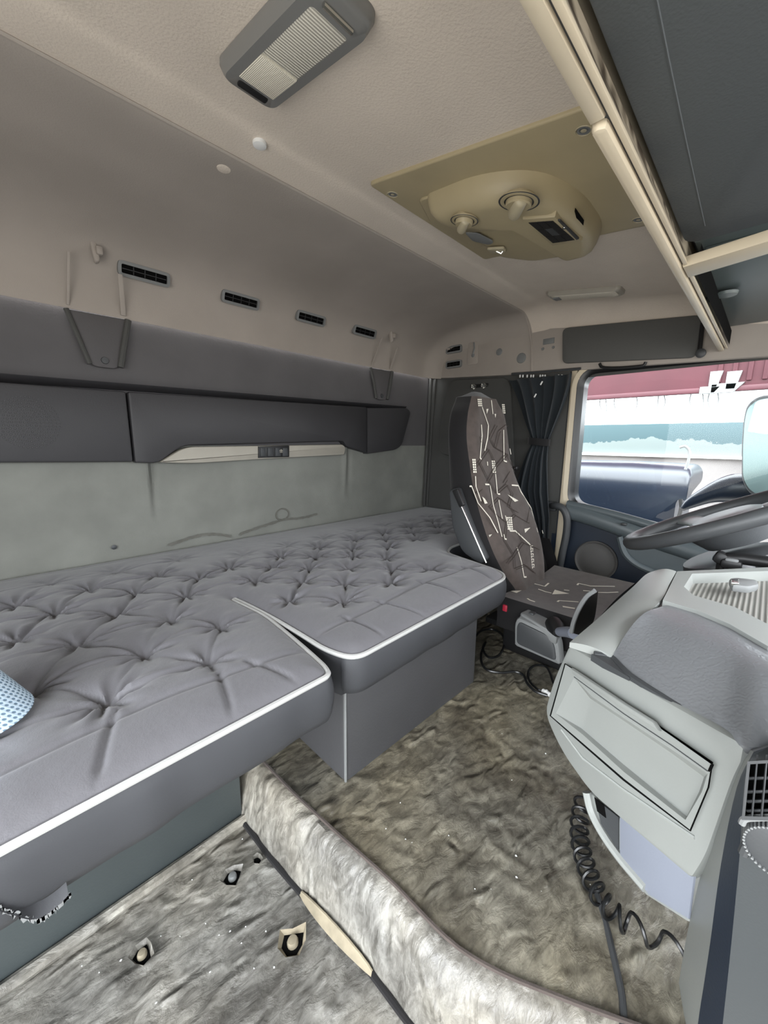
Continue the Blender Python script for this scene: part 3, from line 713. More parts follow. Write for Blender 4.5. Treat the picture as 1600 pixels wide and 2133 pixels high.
vl = ['leftmost rear wall air vent, beside the near strap hook', 'second rear wall air vent from the left', 'third rear wall air vent from the left', 'rear wall air vent nearest the cab corner']
for i, (px, py) in enumerate([(300, 571), (500, 625), (646, 663), (758, 691)]):
    p = hit_shell(px, py); make_vent(tuple(p + np.array([0, -.002, 0])), (0, -.93, -.36), .122, .036, vl[i], 'air vents in the rear headliner')
make_vent((XE - .002, 1.147, .436), (-1, 0, 0), .088, .034, 'upper of the two air vents above the driver seat', 'air vents in the side headliner')
make_vent((XE - .002, 1.145, .368), (-1, 0, 0), .088, .034, 'lower of the two air vents above the driver seat', 'air vents in the side headliner')
# strap anchor plates on the rear wall
def anchor(x, z, label):
    T = thing('strap_anchor', (x, 1.30, .18), label, 'anchor', 'strap anchors on the rear wall')
    pts = [(x-.065, 1.302, .318), (x+.065, 1.302, .318), (x+.035, 1.302, .185), (x-.03, 1.302, .185)]
    obj('recess_plate', prism(rround(pts, [.002, .002, .02, .02]), (0, -.008, 0), .003), M['rearupper'], T)
    obj('edge_rib', tube([(x+.066, 1.292, .316), (x+.05, 1.29, .25), (x+.037, 1.292, .19)], .008, 8), M['siding'], T)
    obj('edge_rib', tube([(x-.066, 1.294, .316), (x-.048, 1.292, .25), (x-.031, 1.294, .19)], .006, 8), M['siding'], T)
    obj('screw', lathe((x+.003, 1.293, .203), (0, -1, 0), [(.009, 0), (.008, .003), (.0003, .0035)], 14), M['darkgrey'], T)
    y = shell_y(z) - .002
    obj('hook', [prism(rround([(x-.018, y, z+.05), (x-.006, y, z+.052), (x+.004, y-.002, z-.03), (x-.008, y-.002, z-.034)], .008), (0, -.014, .004), .003), box((x+.003, y-.014, z-.004), (.014, .02, .02), .004)], M['pale'], T)
    obj('strap_groove', prism([(x-.058, y, z-.02), (x-.052, y, z-.02), (x-.058, 1.296, .325), (x-.064, 1.296, .325)], (0, -.004, 0), .001), M['pale'], T)
    obj('strap_groove', prism([(x+.040, y, z-.04), (x+.050, y, z-.04), (x+.062, 1.294, .325), (x+.05, 1.294, .325)], (0, -.004, 0), .001), M['pale'], T)
anchor(.245, .45, 'near strap anchor with hook, left of the leftmost air vent')
anchor(1.285, .45, 'far strap anchor with hook, close to the cab corner')
# keyhole recess and plugs on the side headliner
T = thing('keyhole_recess', (XE, 1.045, .37), 'shallow keyhole recess beside the pair of side air vents', 'recess')
obj('plate', prism(rround([(XE, 1.015, .355), (XE, 1.075, .355), (XE, 1.07, .455), (XE, 1.02, .455)], .012), (-.003, 0, 0), .0015), M['pale'], T)
obj('slot', [tube([(XE-.004, 1.04, .45), (XE-.005, 1.035, .425), (XE-.004, 1.043, .40)], .004, 6), lathe((XE-.003, 1.042, .395), (-1, 0, 0), [(.009, 0), (.006, .002), (.0003, .002)], 12)], M['midgrey'], T)
for (px, py), r, lb in [((1040, 733), .015, 'small dark round plug beside the keyhole recess'), ((1086, 746), .021, 'larger dark round plug near the side headliner seam')]:
    c = at(px, py, X=XE)
    tag(obj('plug', lathe((XE, c[1], c[2]), (-1, 0, 0), [(r, 0), (r*.9, .003), (r*.6, .004), (.0003, .004)], 20), M['midgrey']), lb, 'plug', 'round plugs in the side headliner')
c = at(1143, 714, X=XE)
T = thing('clip_mark', (XE, c[1], c[2]-.02), 'brown rectangular clip mark with two dots left of the dark visor panel', 'clip')
obj('pad', box((XE-.001, c[1], c[2]+.006), (.004, .045, .022), .002), M['midgrey'], T)
for s in (-.02, .022): obj('screw', lathe((XE, c[1]+s, c[2]-.02), (-1, 0, 0), [(.006, 0), (.005, .003), (.0003, .003)], 10), M['midgrey'], T)
# dark roller visor on the side wall above the window
T = thing('side_visor', (1.61, .44, .285), 'dark grey visor panel on the side wall above the door window', 'visor')
vp = [at(px, py, X=1.618) for px, py in [(1171, 683), (1462, 655), (1452, 738), (1440, 745), (1171, 757)]]
obj('panel', prism(rround(vp, [.025, .02, .02, .02, .02]), (.012, 0, 0), .004), mat('visor_grey', srgb(84, 84, 82), .7, bump=.15, bscale=300), T)
obj('pull_handle', tube(spline([at(px, py, X=1.612) for px, py in [(1249, 757), (1256, 765), (1290, 766), (1330, 763), (1342, 760), (1345, 754)]], 4), .005, 8), M['black'], T)
obj('edge_strap', tube([at(px, py, X=1.612) for px, py in [(1464, 672), (1461, 700), (1457, 735)]], .006, 8), M['black'], T)
c = at(1460, 736, X=1.612)
obj('pivot', lathe(c, (-1, 0, 0), [(.014, 0), (.013, .008), (.008, .011), (.0003, .011)], 16), M['darkgrey'], T)
# pair of chrome reading spots
T = thing('reading_light', (1.63, 1.0, .24), 'small black reading light with two chrome spots above the driver seat', 'lamp')
c = at(1001, 804, X=1.636)
obj('housing', box((1.636, c[1], c[2]), (.02, .105, .026), .010), M['black'], T)
for s in (-.026, .026): obj('spot', lathe((1.626, c[1]+s, c[2]), (-1, 0, -.4), [(.0003, -.004), (.010, 0), (.013, .006), (.012, .008), (.009, .003), (.0003, .001)], 16), M['chrome'], T)

# ================================================================== CEILING FITTINGS
SL = .16; SN = math.sqrt(1 + SL*SL); UY = np.array([0, 1, SL])/SN; DN = np.array([0, SL, -1])/SN
def cl(x, y, d=0.0):
    """point on the sloping ceiling at (x, y), hung d below it"""
    yy = min(y, .66); return tuple(np.array([x, y, .52 - SL*(.66 - yy)]) + DN*d)
def cpx(px, py, d=0.0):
    P = np.array([0, .66, .52]) + DN*d; return atp(px, py, P, DN)
def cprism(pts, d0, d1, bev=0.0, seg=3):
    return prism([tuple(np.array(cl(x, y, d0))) for x, y in pts], DN*(d1-d0), bev, seg)
r2 = lambda pts, r, n=6: [(p[0], p[1]) for p in rround([(a, b_, 0) for a, b_ in pts], r, n)]
T = thing('ceiling_vent_unit', (.85, .45, .49), 'khaki roof ventilation control unit on a square ceiling plate', 'ventilation unit')
obj('base_plate', cprism(r2([(.612, .658), (.628, .20), (1.02, .20), (1.03, .30), (1.066, .658)], [.012]*5), -.004, .006, .003), M['khaki'], T)
obj('plate_step', cprism(r2([(.70, .60), (.72, .50), (.95, .50), (.98, .64), (.80, .645)], .02), .004, .010, .004), M['khaki'], T)
hi = r2([(.712, .572), (.700, .44), (.735, .355), (.83, .322), (.96, .325), (1.04, .36), (1.05, .405), (.815, .44), (.775, .555)], [.025, .06, .06, .06, .06, .04, .008, .012, .02])
def shrink(pts, k):
    P = np.array(pts); c = P.mean(0); return [tuple(c + (p-c)*k) for p in P]
obj('housing', loft([[cl(x, y, d) for x, y in shrink(hi, k_)] for d, k_ in [(.002, 1.10), (.02, 1.08), (.035, 1.04), (.044, .98), (.049, .92), (.051, .85)]]), M['khaki'], T, True, 50)
lo_ = r2([(.77, .585), (.80, .45), (.83, .43), (1.05, .395), (1.085, .43), (1.09, .52), (1.03, .585)], .02)
obj('lower_tier', loft([[cl(x, y, d) for x, y in shrink(lo_, k_)] for d, k_ in [(.002, 1.0), (.015, .99), (.021, .95), (.023, .88)]]), M['khaki'], T, True, 50)
def knob(px, py, R_, ang, lab=None):
    c = np.array(cpx(px, py, .052)); d = DN; s = np.array([1., 0, 0]); u = UY
    K = obj('rotary_knob', lathe(tuple(c), d, [(R_, 0), (R_, .003), (R_*.97, .004), (R_*.78, .004), (R_*.76, -.006), (R_*.70, -.006), (R_*.68, .009), (R_*.62, .011), (.0003, .011)], 36), M['khaki'], T)
    v = np.array(cpx(px-10, py+17, .052)) - np.array(cpx(px+8, py-14, .052)); v /= np.linalg.norm(v)
    e0 = c - v*R_*.62 + d*.006; e1 = c + v*R_*.80 + d*.012; rr_ = R_*.36; s_, u_, d_ = frame(e1-e0)
    P_ = [[tuple(e0 + (e1-e0)*t_ + rr_*k_*(math.cos(2*PI*q_/24)*s_ + math.sin(2*PI*q_/24)*u_)) for q_ in range(24)] for t_, k_ in [(0, .5), (.06, .86), (.14, 1), (.93, 1), (.98, .95), (1.0, .86)]]
    obj('grip', loft(P_), M['khaki_light'], K)
    obj('dial_gap', lathe(tuple(c + d*.0035), d, [(R_*1.02, 0), (R_*1.05, .0006), (R_*1.08, 0)], 36), M['darkgrey'], K)
knob(1082, 416, .033, 2.2); knob(968, 456, .026, 2.2)
# display with dark cells
dd = .056
A = [cpx(px, py, dd) for px, py in [(1098, 462), (1152, 458), (1200, 500), (1152, 507)]]
nd = DN
dsp = obj('display_panel', prism([tuple(np.array(cpx(px, py, dd))) for px, py in [(1088, 458), (1156, 453), (1212, 503), (1150, 513)]], tuple(-nd*.05), .003), M['khaki'], T)
q = lambda u_, v_, e=.001: tuple((np.array(A[0])*(1-u_)*(1-v_) + np.array(A[1])*u_*(1-v_) + np.array(A[2])*u_*v_ + np.array(A[3])*(1-u_)*v_) + nd*e)
for i in range(3):
    for j in range(3):
        u0, v0 = .03 + .32*i, .03 + .32*j
        obj('label_cell', prism([q(u0, v0), q(u0+.30, v0), q(u0+.30, v0+.30), q(u0, v0+.30)], tuple(-nd*.003)), M['black'] if (i, j) != (1, 1) else M['darkgrey'], dsp, False)
obj('end_slot', prism([cpx(px, py, dd+.001) for px, py in [(1162, 460), (1167, 460), (1206, 498), (1201, 500)]], tuple(-nd*.003)), M['darkgrey'], T, False)
c = np.array(cpx(1176, 474, dd))
obj('screw', lathe(tuple(c), nd, [(.004, 0), (.0035, .002), (.0003, .0022)], 10), M['chrome'], T)
# side outlet opening
sg_ = [cpx(px, py, .034) for px, py in [(1198, 432), (1212, 452), (1208, 482), (1190, 470)]]
obj('side_outlet', prism(sg_, tuple(np.array([.004, -.004, -.006])), .001), M['hole'], T)
# cup shaped hollow, latches
c = cpx(1000, 492, .028)
obj('dark_hollow', prism(rround([cpx(px, py, .028) for px, py in [(968, 482), (996, 484), (1030, 502), (1020, 508), (985, 500)]], .01), tuple(DN*.003), .001), M['midgrey'], T)
for px, py, w_ in ((1040, 520, 26), (1165, 512, 24)):
    L2 = obj('latch', prism(rround([cpx(px-w_, py-6, .026), cpx(px+w_*.4, py-8, .026), cpx(px+w_*.6, py, .026), cpx(px-w_*.6, py+4, .026)], .006), tuple(DN*.006), .002), M['khaki_light'], T)
    obj('latch_wire', tube([cpx(px-8, py+2, .03), cpx(px+4, py+8, .036), cpx(px+8, py+2, .03)], .002, 6), M['chrome'], L2)
for px, py in ((818, 405), (1216, 272), (1330, 458)):
    c = np.array(cpx(px, py, .006))
    obj('plate_screw', lathe(tuple(c), DN, [(.012, 0), (.011, .001), (.010, -.002), (.007, -.003), (.004, .0005), (.0003, .001)], 18), M['khaki_light'], T)
    obj('screw_recess', lathe(tuple(c + DN*.0004), DN, [(.0093, 0), (.007, .0003), (.0065, 0)], 18), M['midgrey'], T)

# near dome lamp
T = thing('dome_lamp', (.33, .5, .49), 'grey rectangular dome lamp with ribbed lens nearest on the ceiling', 'lamp')
lx0, lx1, ly0, ly1 = .289, .369, .385, .614
ro = r2([(lx0, ly0), (lx1, ly0), (lx1, ly1), (lx0, ly1)], .018, 8); ri = r2([(lx0+.014, ly0+.03), (lx1-.014, ly0+.03), (lx1-.014, ly1-.03), (lx0+.014, ly1-.03)], .006, 8)
ro2 = r2([(lx0-.004, ly0-.004), (lx1+.004, ly0-.004), (lx1+.004, ly1+.004), (lx0-.004, ly1+.004)], .02, 8)
obj('bezel', loft([[cl(x, y, d) for x, y in L3] for L3, d in [(ro2, 0), (ro2, .006), (ro, .014), (shrink(ro, .96), .018), (ri, .019), (ri, .010)]], True, False), M['lampbez'], T)
ym = ly1 - .03 - .062
obj('clear_lens', prism([cl(lx0+.014, ly0+.03, .013), cl(lx1-.014, ly0+.03, .013), cl(lx1-.014, ym-.001, .013), cl(lx0+.014, ym-.001, .013)], tuple(DN*.006), .002), M['lens_rib'], T)
obj('frosted_lens', prism([cl(lx0+.014, ym+.001, .013), cl(lx1-.014, ym+.001, .013), cl(lx1-.014, ly1-.03, .013), cl(lx0+.014, ly1-.03, .013)], tuple(DN*.0075), .002), M['lens_fine'], T)
obj('rocker_switch', box(cl((lx0+lx1)/2, ly1-.019, .019), (.044, .011, .006), .003), M['black'], T)
obj('end_clip', tube([cl(lx0+.02, ly0+.016, .021), cl(lx1-.02, ly0+.016, .021)], .003, 8), M['chrome'], T)
# far dome lamp
T = thing('dome_lamp', (1.46, .52, .49), 'slim dome lamp with chrome rim above the driver door', 'lamp')
a0, a1, b0, b1 = 1.425, 1.487, .398, .63
ro = r2([(a0, b0), (a1, b0), (a1, b1), (a0, b1)], .014, 6)
obj('bezel', loft([[cl(x, y, d) for x, y in L3] for L3, d in [(ro, 0), (ro, .010), (shrink(ro, .93), .015), (shrink(ro, .86), .013)]], True, False), M['silver'], T)
ri = shrink(ro, .87)
obj('lens', loft([[cl(x, y, d) for x, y in L3] for L3, d in [(ri, .008), (ri, .014), (shrink(ri, .9), .016)]]), M['lens_fine'], T)
obj('rocker_switch', box(cl((a0+a1)/2, b1-.03, .017), (.03, .02, .005), .002), M['midgrey'], T)
# plugs
for (px, py), r, mm, lb in [((541, 300), .0115, 'white', 'white round plug in the ceiling beside the seam'), ((466, 349), .0125, 'headliner', 'grey round plug in the headliner behind the seam')]:
    c = at(px, py, Z=.5185)
    tag(obj('ceiling_plug', lathe(c, (0, 0, -1), [(r*1.05, -.003), (r*1.05, .001), (r, .003), (r*.6, .0042), (.0003, .0045)], 24), M[mm]), lb, 'plug')

# ================================================================== OVERHEAD SHELF
T = thing('overhead_shelf', (.6, -.2, .28), 'cream framed overhead storage shelf with slate underside panels above the windscreen', 'shelf')
zr = .288
def sh_(px, py, z=zr): return at(px, py, Z=z)
yA = sh_(1100, 10)[1]
Yo = .1585
obj('rear_rim', [prism([(-.62, Yo+.002, zr), (.428, Yo+.002, zr), (.428, Yo-.011, zr), (-.62, Yo-.011, zr)], (0, 0, .012), .003)], M['cream'], T)
obj('rear_rim', prism(rround([(.431, Yo+.003, zr-.004), (1.628, Yo+.003, zr-.004), (1.628, Yo-.011, zr-.004), (.431, Yo-.011, zr-.004)], [.012, .003, .003, .012]), (0, 0, .016), .004), M['cream'], T)
obj('inner_rim', prism([(-.62, Yo-.0135, zr+.001), (1.625, Yo-.0135, zr+.001), (1.625, Yo-.019, zr+.001), (-.62, Yo-.019, zr+.001)], (0, 0, .005), .001), M['cream'], T)
obj('rim_groove', box2((-.62, Yo-.0145, zr+.0045), (1.62, Yo-.009, zr+.007)), M['darkgrey'], T, False)
obj('rear_fascia', box2((-.62, Yo-.0005, .296), (1.62, Yo+.002, .44)), M['cream'], T, False)
obj('inner_wall', ([(-.62, Yo-.0185, zr+.004), (.9, Yo-.0185, zr+.004), (.9, Yo-.001, .338), (-.62, Yo-.010, .338)], [(0, 1, 2, 3)]), M['cream_stained'], T, False)
pp = [(-.62, .1385, .336), (.885, .1535, .336), (.885, -.45, .336), (-.62, -.45, .336)]
obj('underside_panel', prism(rround(pp, [.001, .03, .001, .001]), (0, 0, .01), .003), M['shelfpanel'], T)
obj('panel_crease', [tube([at(px, py, Z=.3362) for px, py in [(1360, -40), (1392, 120), (1428, 290), (1468, 470)]], .0012, 5)], M['shelfpanel'], T)
A = [sh_(1416, 557), sh_(1700, 470), sh_(1700, 498), sh_(1432, 578)]
obj('divider_bar', prism([(A[0][0], Yo-.012, zr-.002), (A[1][0], A[1][1], zr-.002), (A[2][0], A[2][1], zr-.002), (A[3][0], Yo-.012, zr-.002)], (0, 0, .018), .004), M['cream'], T)
obj('dark_gap', ([(.93, Yo-.02, .300), (1.622, Yo-.022, .300), (1.622, Yo-.022, .34), (.93, Yo-.02, .35)], [(0, 1, 2, 3)]), M['hole'], T, False)
obj('driver_panel', prism([(.925, .148, .352), (1.62, .148, .352), (1.62, -.45, .352), (.925, -.45, .352)], (0, 0, .01), .002), M['teal'], T)
obj('panel_fold', [box2((.955, -.4, .340), (.963, .135, .352), .002)], M['teal'], T)
for px, py, s in ((1492, 618, 1.0), (1524, 717, .8)):
    c = at(px, py, Z=.342)
    C_ = obj('hinge_clip', [box((c[0], c[1]+.01, .342), (.05*s, .030*s, .008), .003), box((c[0]-.02*s, c[1]+.01, .337), (.012, .02, .006), .002)], M['teal'], T)
    obj('clip_pad', lathe((c[0]+.0, c[1]-.018*s, .346), (0, 0, -1), [(.022*s, 0), (.020*s, .006), (.0003, .007)], 16), M['teal'], C_)
obj('shelf_body', [box2((-.62, -.55, .365), (1.628, .155, .44))], M['shelfpanel'], T, False)
# ================================================================== 
# ================================================================== DRIVER SEAT
SZ = [-.465, -.42, -.36, -.30, -.226, -.14, -.056, .02, .09, .128, .148]
SY = [.49, .508, .533, .560, .595, .640, .668, .682, .690, .697, .715]
SW = [.085, .128, .158, .170, .168, .148, .134, .137, .122, .100, .060]
XS = 1.205
def sy(z): return float(np.interp(z, SZ, SY))
def swd(z): return float(np.interp(z, SZ, SW))
T = thing('driver_chair', (XS, .45, -.62), 'high-backed driver seat in brown-black fabric printed with white lines', 'chair')
zs = np.concatenate([np.linspace(-.465, .12, 50), np.linspace(.124, .148, 6)])
sm = lambda z, K: float(np.mean([np.interp(z + d, SZ, K) for d in (-.03, -.015, 0, .015, .03)]))
def yfront(u, z):
    w_ = sm(z, SW); return sm(z, SY) + .016*abs(u)**3 - .010*(1 - u*u)*math.exp(-((z+.28)/.1)**2) + .010*math.exp(-((abs(u)-.75)/.25)**2)*-1
CH = T
obj('backrest', grid(24, 70, lambda a, b_: (lambda z, u: (XS + u*sm(z, SW), yfront(u, z), z))(-.465 + b_*.613, a*2-1)), M['seat_fabric'], T, True, 80)
side = []
for k_ in range(71):
    z = -.465 + k_/70*.613; w_ = sm(z, SW); e = .5 + .5*math.tanh((.12-z)/.03); lw = .014*e + .003
    dp = .070 + .03*math.exp(-((z+.2)/.15)**2)
    yl, yr = yfront(-1, z), yfront(1, z)
    side.append([(XS - w_, yl, z), (XS - w_ - lw*.35, yl + .004, z), (XS - w_ - lw*.8, yl + .022, z), (XS - w_ - lw, yl + .05, z), (XS - w_ - lw*.9, yl + dp*.8, z), (XS - w_ + .03, yl + dp, z),
                 (XS + w_ - .03, yr + dp, z), (XS + w_ + .004, yr + dp*.8, z), (XS + w_ + .012, yr + .05, z), (XS + w_ + .010, yr + .02, z), (XS + w_, yr, z)])
obj('back_shell', loft(side, False, False), M['seat_black'], T, True, 70)
obj('headrest_cap', loft([[side[-1][i] for i in range(11)], [tuple(np.array(side[-1][i])*.75 + np.array([XS, .745, .168])*.25) for i in range(11)], [tuple(np.array(side[-1][i])*.25 + np.array([XS, .75, .176])*.75) for i in range(11)]], True, True), M['seat_black'], T, True, 80)
# cushion
def cush(u, v):
    x = XS + .01 + u*.205; y = .515 - v*.43
    z = -.452 + .010*u*u - .012*math.exp(-((v-.35)/.25)**2)*(1-u*u) + .012*math.exp(-((v-.85)/.12)**2)
    if v > .9: z -= (v-.9)**2*4.0
    return x, y, z
obj('cushion', grid(20, 24, lambda a, b_: cush(a*2-1, b_)), M['seat_fabric'], T, True, 80)
ed = [cush(-1, v) for v in np.linspace(0, 1, 16)] + [cush(u, 1) for u in np.linspace(-.9, 1, 12)] + [cush(1, v) for v in np.linspace(.95, 0, 14)]
obj('cushion_side', loft([ed, [(x + (x-XS)*.06, y, z-.012) for x, y, z in ed], [(x + (x-XS)*.07, y-.004, -.50) for x, y, z in ed], [(x + (x-XS)*.03, y, -.535) for x, y, z in ed]], False, False), M['seat_black'], T, True, 70)
obj('pedestal', [box((XS, .34, -.575), (.34, .34, .09), .01), box((XS, .36, -.535), (.38, .40, .02), .006)], M['black'], T)
# folded armrest with bright edge
ar = [at(px, py, X=1.0) for px, py in [(934, 1022), (950, 1016), (1014, 1168), (1000, 1176), (962, 1150), (942, 1100)]]
obj('folded_armrest', prism(rround(ar, [.01, .01, .01, .01, .02, .02]), (.045, .01, 0), .006), M['darkgrey'], T)
obj('armrest_edge', tube([at(px, py, X=.997) for px, py in [(957, 1045), (975, 1085), (1000, 1143), (1013, 1172)]], .0022, 6), M['chrome'], T)
obj('armrest_hinge', prism(rround([at(px, py, X=.992) for px, py in [(941, 1022), (953, 1018), (966, 1052), (957, 1058)]], .004), (.012, 0, 0), .002), M['black'], T)
obj('buckle_release', box(at(1053, 1266, X=1.0), (.012, .014, .02), .003), M['red'], T)
def on_back(px, py):
    d = ray(px, py); t_ = 1.0
    for _ in range(14):
        p = d*t_; z = min(max(p[2], -.46), .145); u = min(1, max(-1, (p[0]-XS)/sm(z, SW))); t_ = (yfront(u, z) - .0025)/d[1]
    return d*t_
def on_cush(px, py):
    d = ray(px, py); t_ = 1.0
    for _ in range(14):
        p = d*t_; u = min(1, max(-1, (p[0]-XS-.01)/.205)); v = min(1, max(0, (.515-p[1])/.43)); t_ = (cush(u, v)[2] + .002)/d[2]
    return d*t_
def strip(pts, wd, fn):
    o = [];
    P = [fn(900 + x/3.636, 780 + y/3.636) for x, y in pts]; Q = []
    for i in range(len(P)-1):
        for k_ in range(5): Q.append(P[i]*(1-k_/5) + P[i+1]*k_/5)
    Q.append(P[-1]); vs_ = []
    for i, p in enumerate(Q):
        t_ = Q[min(i+1, len(Q)-1)] - Q[max(i-1, 0)]; nn = np.array([0, -.95, .3]) if fn is on_back else np.array([0, 0, 1.0])
        s = np.cross(t_, nn); s /= np.linalg.norm(s) + 1e-9; vs_ += [p + s*wd, p - s*wd]
    return vs_, [(2*i, 2*i+1, 2*i+3, 2*i+2) for i in range(len(Q)-1)]
LN = [[(380, 245), (428, 385)], [(428, 385), (422, 480), (400, 578)], [(375, 380), (380, 460), (365, 635), (376, 640)], [(543, 420), (546, 655), (568, 661)], [(450, 195), (462, 300)],
      [(330, 770), (334, 850), (372, 960)], [(285, 848), (300, 845), (350, 975), (440, 1085), (500, 1200)], [(403, 832), (440, 834), (465, 990), (500, 1110), (530, 1228)], [(482, 752), (496, 905), (516, 906)],
      [(605, 838), (655, 842), (672, 885), (750, 1010), (802, 1195)], [(506, 948), (512, 985), (534, 1098)], [(556, 1068), (572, 1130), (592, 1185), (632, 1185), (740, 1285), (752, 1310)],
      [(644, 1308), (678, 1420), (698, 1535), (716, 1533)], [(545, 1210), (552, 1245), (565, 1248)], [(590, 560), (598, 605)], [(420, 660), (422, 690)], [(835, 1180), (842, 1205)]]
pr = [strip(l, .0024, on_back) for l in LN]
def patch(pts, fn):
    return [tuple(fn(900 + x/3.636, 780 + y/3.636)) for x, y in pts], [tuple(range(len(pts)))]
for x0, y0, x1, y1, n, m_ in ((345, 185, 378, 245, 3, 4), (305, 640, 333, 750, 2, 6), (452, 652, 480, 750, 2, 6), (565, 1080, 608, 1180, 3, 6), (530, 225, 552, 300, 2, 5)):
    for i in range(n):
        for j in range(m_):
            a, b_ = x0 + (x1-x0)*i/n + j*1.5, y0 + (y1-y0)*j/m_; c_, e_ = (x1-x0)/n*.78, (y1-y0)/m_*.72
            pr.append(patch([(a, b_), (a+c_, b_), (a+c_+1, b_+e_), (a+1, b_+e_)], on_back))
for tri in ([(380, 925), (400, 940), (422, 975), (400, 980)], [(572, 908), (655, 955), (628, 965)], [(700, 1170), (745, 1160), (705, 1200)], [(412, 262), (428, 260), (416, 300)], [(430, 1215), (455, 1210), (436, 1232)], [(474, 298), (486, 300), (480, 330)]):
    pr.append(patch(tri, on_back))
for k_ in range(9):   # column of little letter-like bars
    y = 1295 + k_*20; pr.append(patch([(742 + k_*1.8, y), (764 + k_*1.5, y), (765 + k_*1.5, y+5), (743 + k_*1.8, y+5)], on_back)); pr.append(patch([(744 + k_*1.8, y+5), (750 + k_*1.6, y+5), (751 + k_*1.6, y+15), (745 + k_*1.8, y+15)], on_back)); 
    if k_ % 2: pr.append(patch([(758 + k_*1.6, y+4), (764 + k_*1.6, y+4), (765 + k_*1.6, y+15), (759 + k_*1.6, y+15)], on_back))
tag(obj('printed_pattern', pr, M['print'], T, False), kind='stuff')
LC = [[(685, 1560), (760, 1580), (855, 1605), (884, 1580)], [(610, 1585), (650, 1590), (697, 1612)], [(805, 1625), (860, 1645), (905, 1655)], [(1100, 1595), (1110, 1582), (1200, 1602), (1385, 1605)], [(1145, 1637), (1200, 1640)], [(1230, 1650), (1330, 1652), (1412, 1648)], [(950, 1722), (962, 1712), (1040, 1718), (1110, 1722)], [(722, 1695), (740, 1708), (780, 1722)], [(1000, 1632), (1040, 1636)]]
pr = [strip(l, .0027, on_cush) for l in LC]
for tri in ([(745, 1530), (830, 1512), (800, 1550)], [(605, 1562), (640, 1556), (606, 1590)], [(596, 1640), (680, 1635), (640, 1655)], [(930, 1630), (1040, 1660), (910, 1665)], [(988, 1752), (1085, 1768), (1080, 1776), (992, 1762)]): pr.append(patch(tri, on_cush))
tag(obj('printed_pattern', pr, M['print'], T, False), kind='stuff')
# quilt stitching: a hexagon-like net
ql = []
net = [[(300, 720), (350, 660), (420, 800), (330, 900)], [(350, 660), (420, 560), (480, 690), (420, 800)], [(480, 690), (560, 600), (610, 700), (540, 820)], [(420, 800), (480, 900), (560, 830), (600, 900)], [(430, 1000), (500, 930), (580, 990), (620, 1060), (560, 1120), (480, 1060), (430, 1000)],
       [(600, 900), (570, 1000), (640, 1040)], [(620, 1060), (720, 1120), (740, 1010)], [(560, 1120), (540, 1250), (610, 1370), (680, 1270), (640, 1180)], [(680, 1270), (800, 1320)], [(610, 1370), (620, 1470), (700, 1440), (770, 1500)], [(610, 1370), (560, 1430)], [(390, 560), (360, 470)], [(470, 550), (500, 430), (560, 380)], [(480, 380), (430, 480), (470, 550), (560, 600)]]
for l in net: ql.append(strip(l, .0014, on_back)); ql.append(strip([(x+16, y+8) for x, y in l], .0011, on_back))
tag(obj('quilt_stitching', ql, M['stitch'], T, False), kind='stuff')
# grey control cover beside the seat
cb = [at(px, py, X=.945) for px, py in [(1070, 1345), (1071, 1300), (1077, 1284), (1150, 1318), (1164, 1340), (1168, 1388)]]
CB = obj('control_box', prism(rround(cb, [.008, .008, .012, .02, .02, .006]), (.034, 0, 0), .008), M['midgrey'], T)
cbi = [tuple(np.array(p) + np.array([-.004, 0, 0])) for p in [at(px, py, X=.945) for px, py in [(1076, 1340), (1077, 1303), (1083, 1294), (1144, 1324), (1156, 1344), (1160, 1378)]]]
obj('side_panel', prism(rround(cbi, .012), (.012, 0, 0), .005), M['darkgrey'], CB)
tp = [at(1082, 1276, Z=-.452), at(1108, 1264, Z=-.452), at(1178, 1302, Z=-.466), at(1160, 1322, Z=-.466)]
obj('top_panel', prism(rround(tp, .01), (0, 0, -.03), .005), M['midgrey'], CB)
for u, v_, s in ((.2, .5, .014), (.85, .5, .018)):
    p = np.array(tp[0])*(1-u)*.5 + np.array(tp[1])*(1-u)*.5 + np.array(tp[2])*u*.5 + np.array(tp[3])*u*.5
    obj('button', box((p[0], p[1], p[2]+.001), (s*1.4, s, .006), .002), M['lightgrey'] if u > .5 else M['darkgrey'], CB)

# ================================================================== CURTAIN, BELT, GRAB HANDLE
T = thing('window_curtain', (1.6, .70, -.42), 'dark blue-grey side curtain tied back beside the driver window', 'curtain')
def curt(a, b_):
    z = .262 - b_*.68
    if z > .015: t_ = (.262 - z)/.247; y0, y1 = .835 - .11*t_**.8, .575 + .075*t_**1.6
    elif z > -.005: y0, y1 = .725, .65
    else: t_ = min(1, (-.005 - z)/.30); y0, y1 = .725 + .05*math.sin(t_*1.6), .650 - .035*t_
    if z < -.2: y0 -= .10*(-.2 - z)/.22
    gather = 1 - .55*math.exp(-((z-.005)/.05)**2)
    ph = a*2*PI*5 + .6*math.sin(b_*5); amp = .017*gather*(.6 + .4*math.sin(a*9+1))
    return (1.600 + amp*math.sin(ph) + .012*math.exp(-((z-.005)/.05)**2), y0 + (y1-y0)*a + .007*math.cos(ph)*gather, z)
obj('cloth', grid(90, 60, curt), M['curtain'], T, True, 80)
obj('tie_band', loft([[(1.6 + .034*math.cos(t_)*-1 - .002, .688 + .044*math.sin(t_), z + .004*math.sin(t_)) for t_ in np.linspace(0, 2*PI, 24, endpoint=False)] for z in (-.008, .0, .014, .020)], True, False), M['seat_black'], T)
for px, py in ((1128, 798), (1115, 824)):
    c = at(px, py, X=1.575); obj('loose_hook', box(c, (.004, .006, .016), .002, Matrix.Rotation(.5, 3, 'X')), M['white'], T)
T = thing('curtain_rail', (1.62, .66, .262), 'thin dark curtain rail with white glider hooks above the curtain', 'rail')
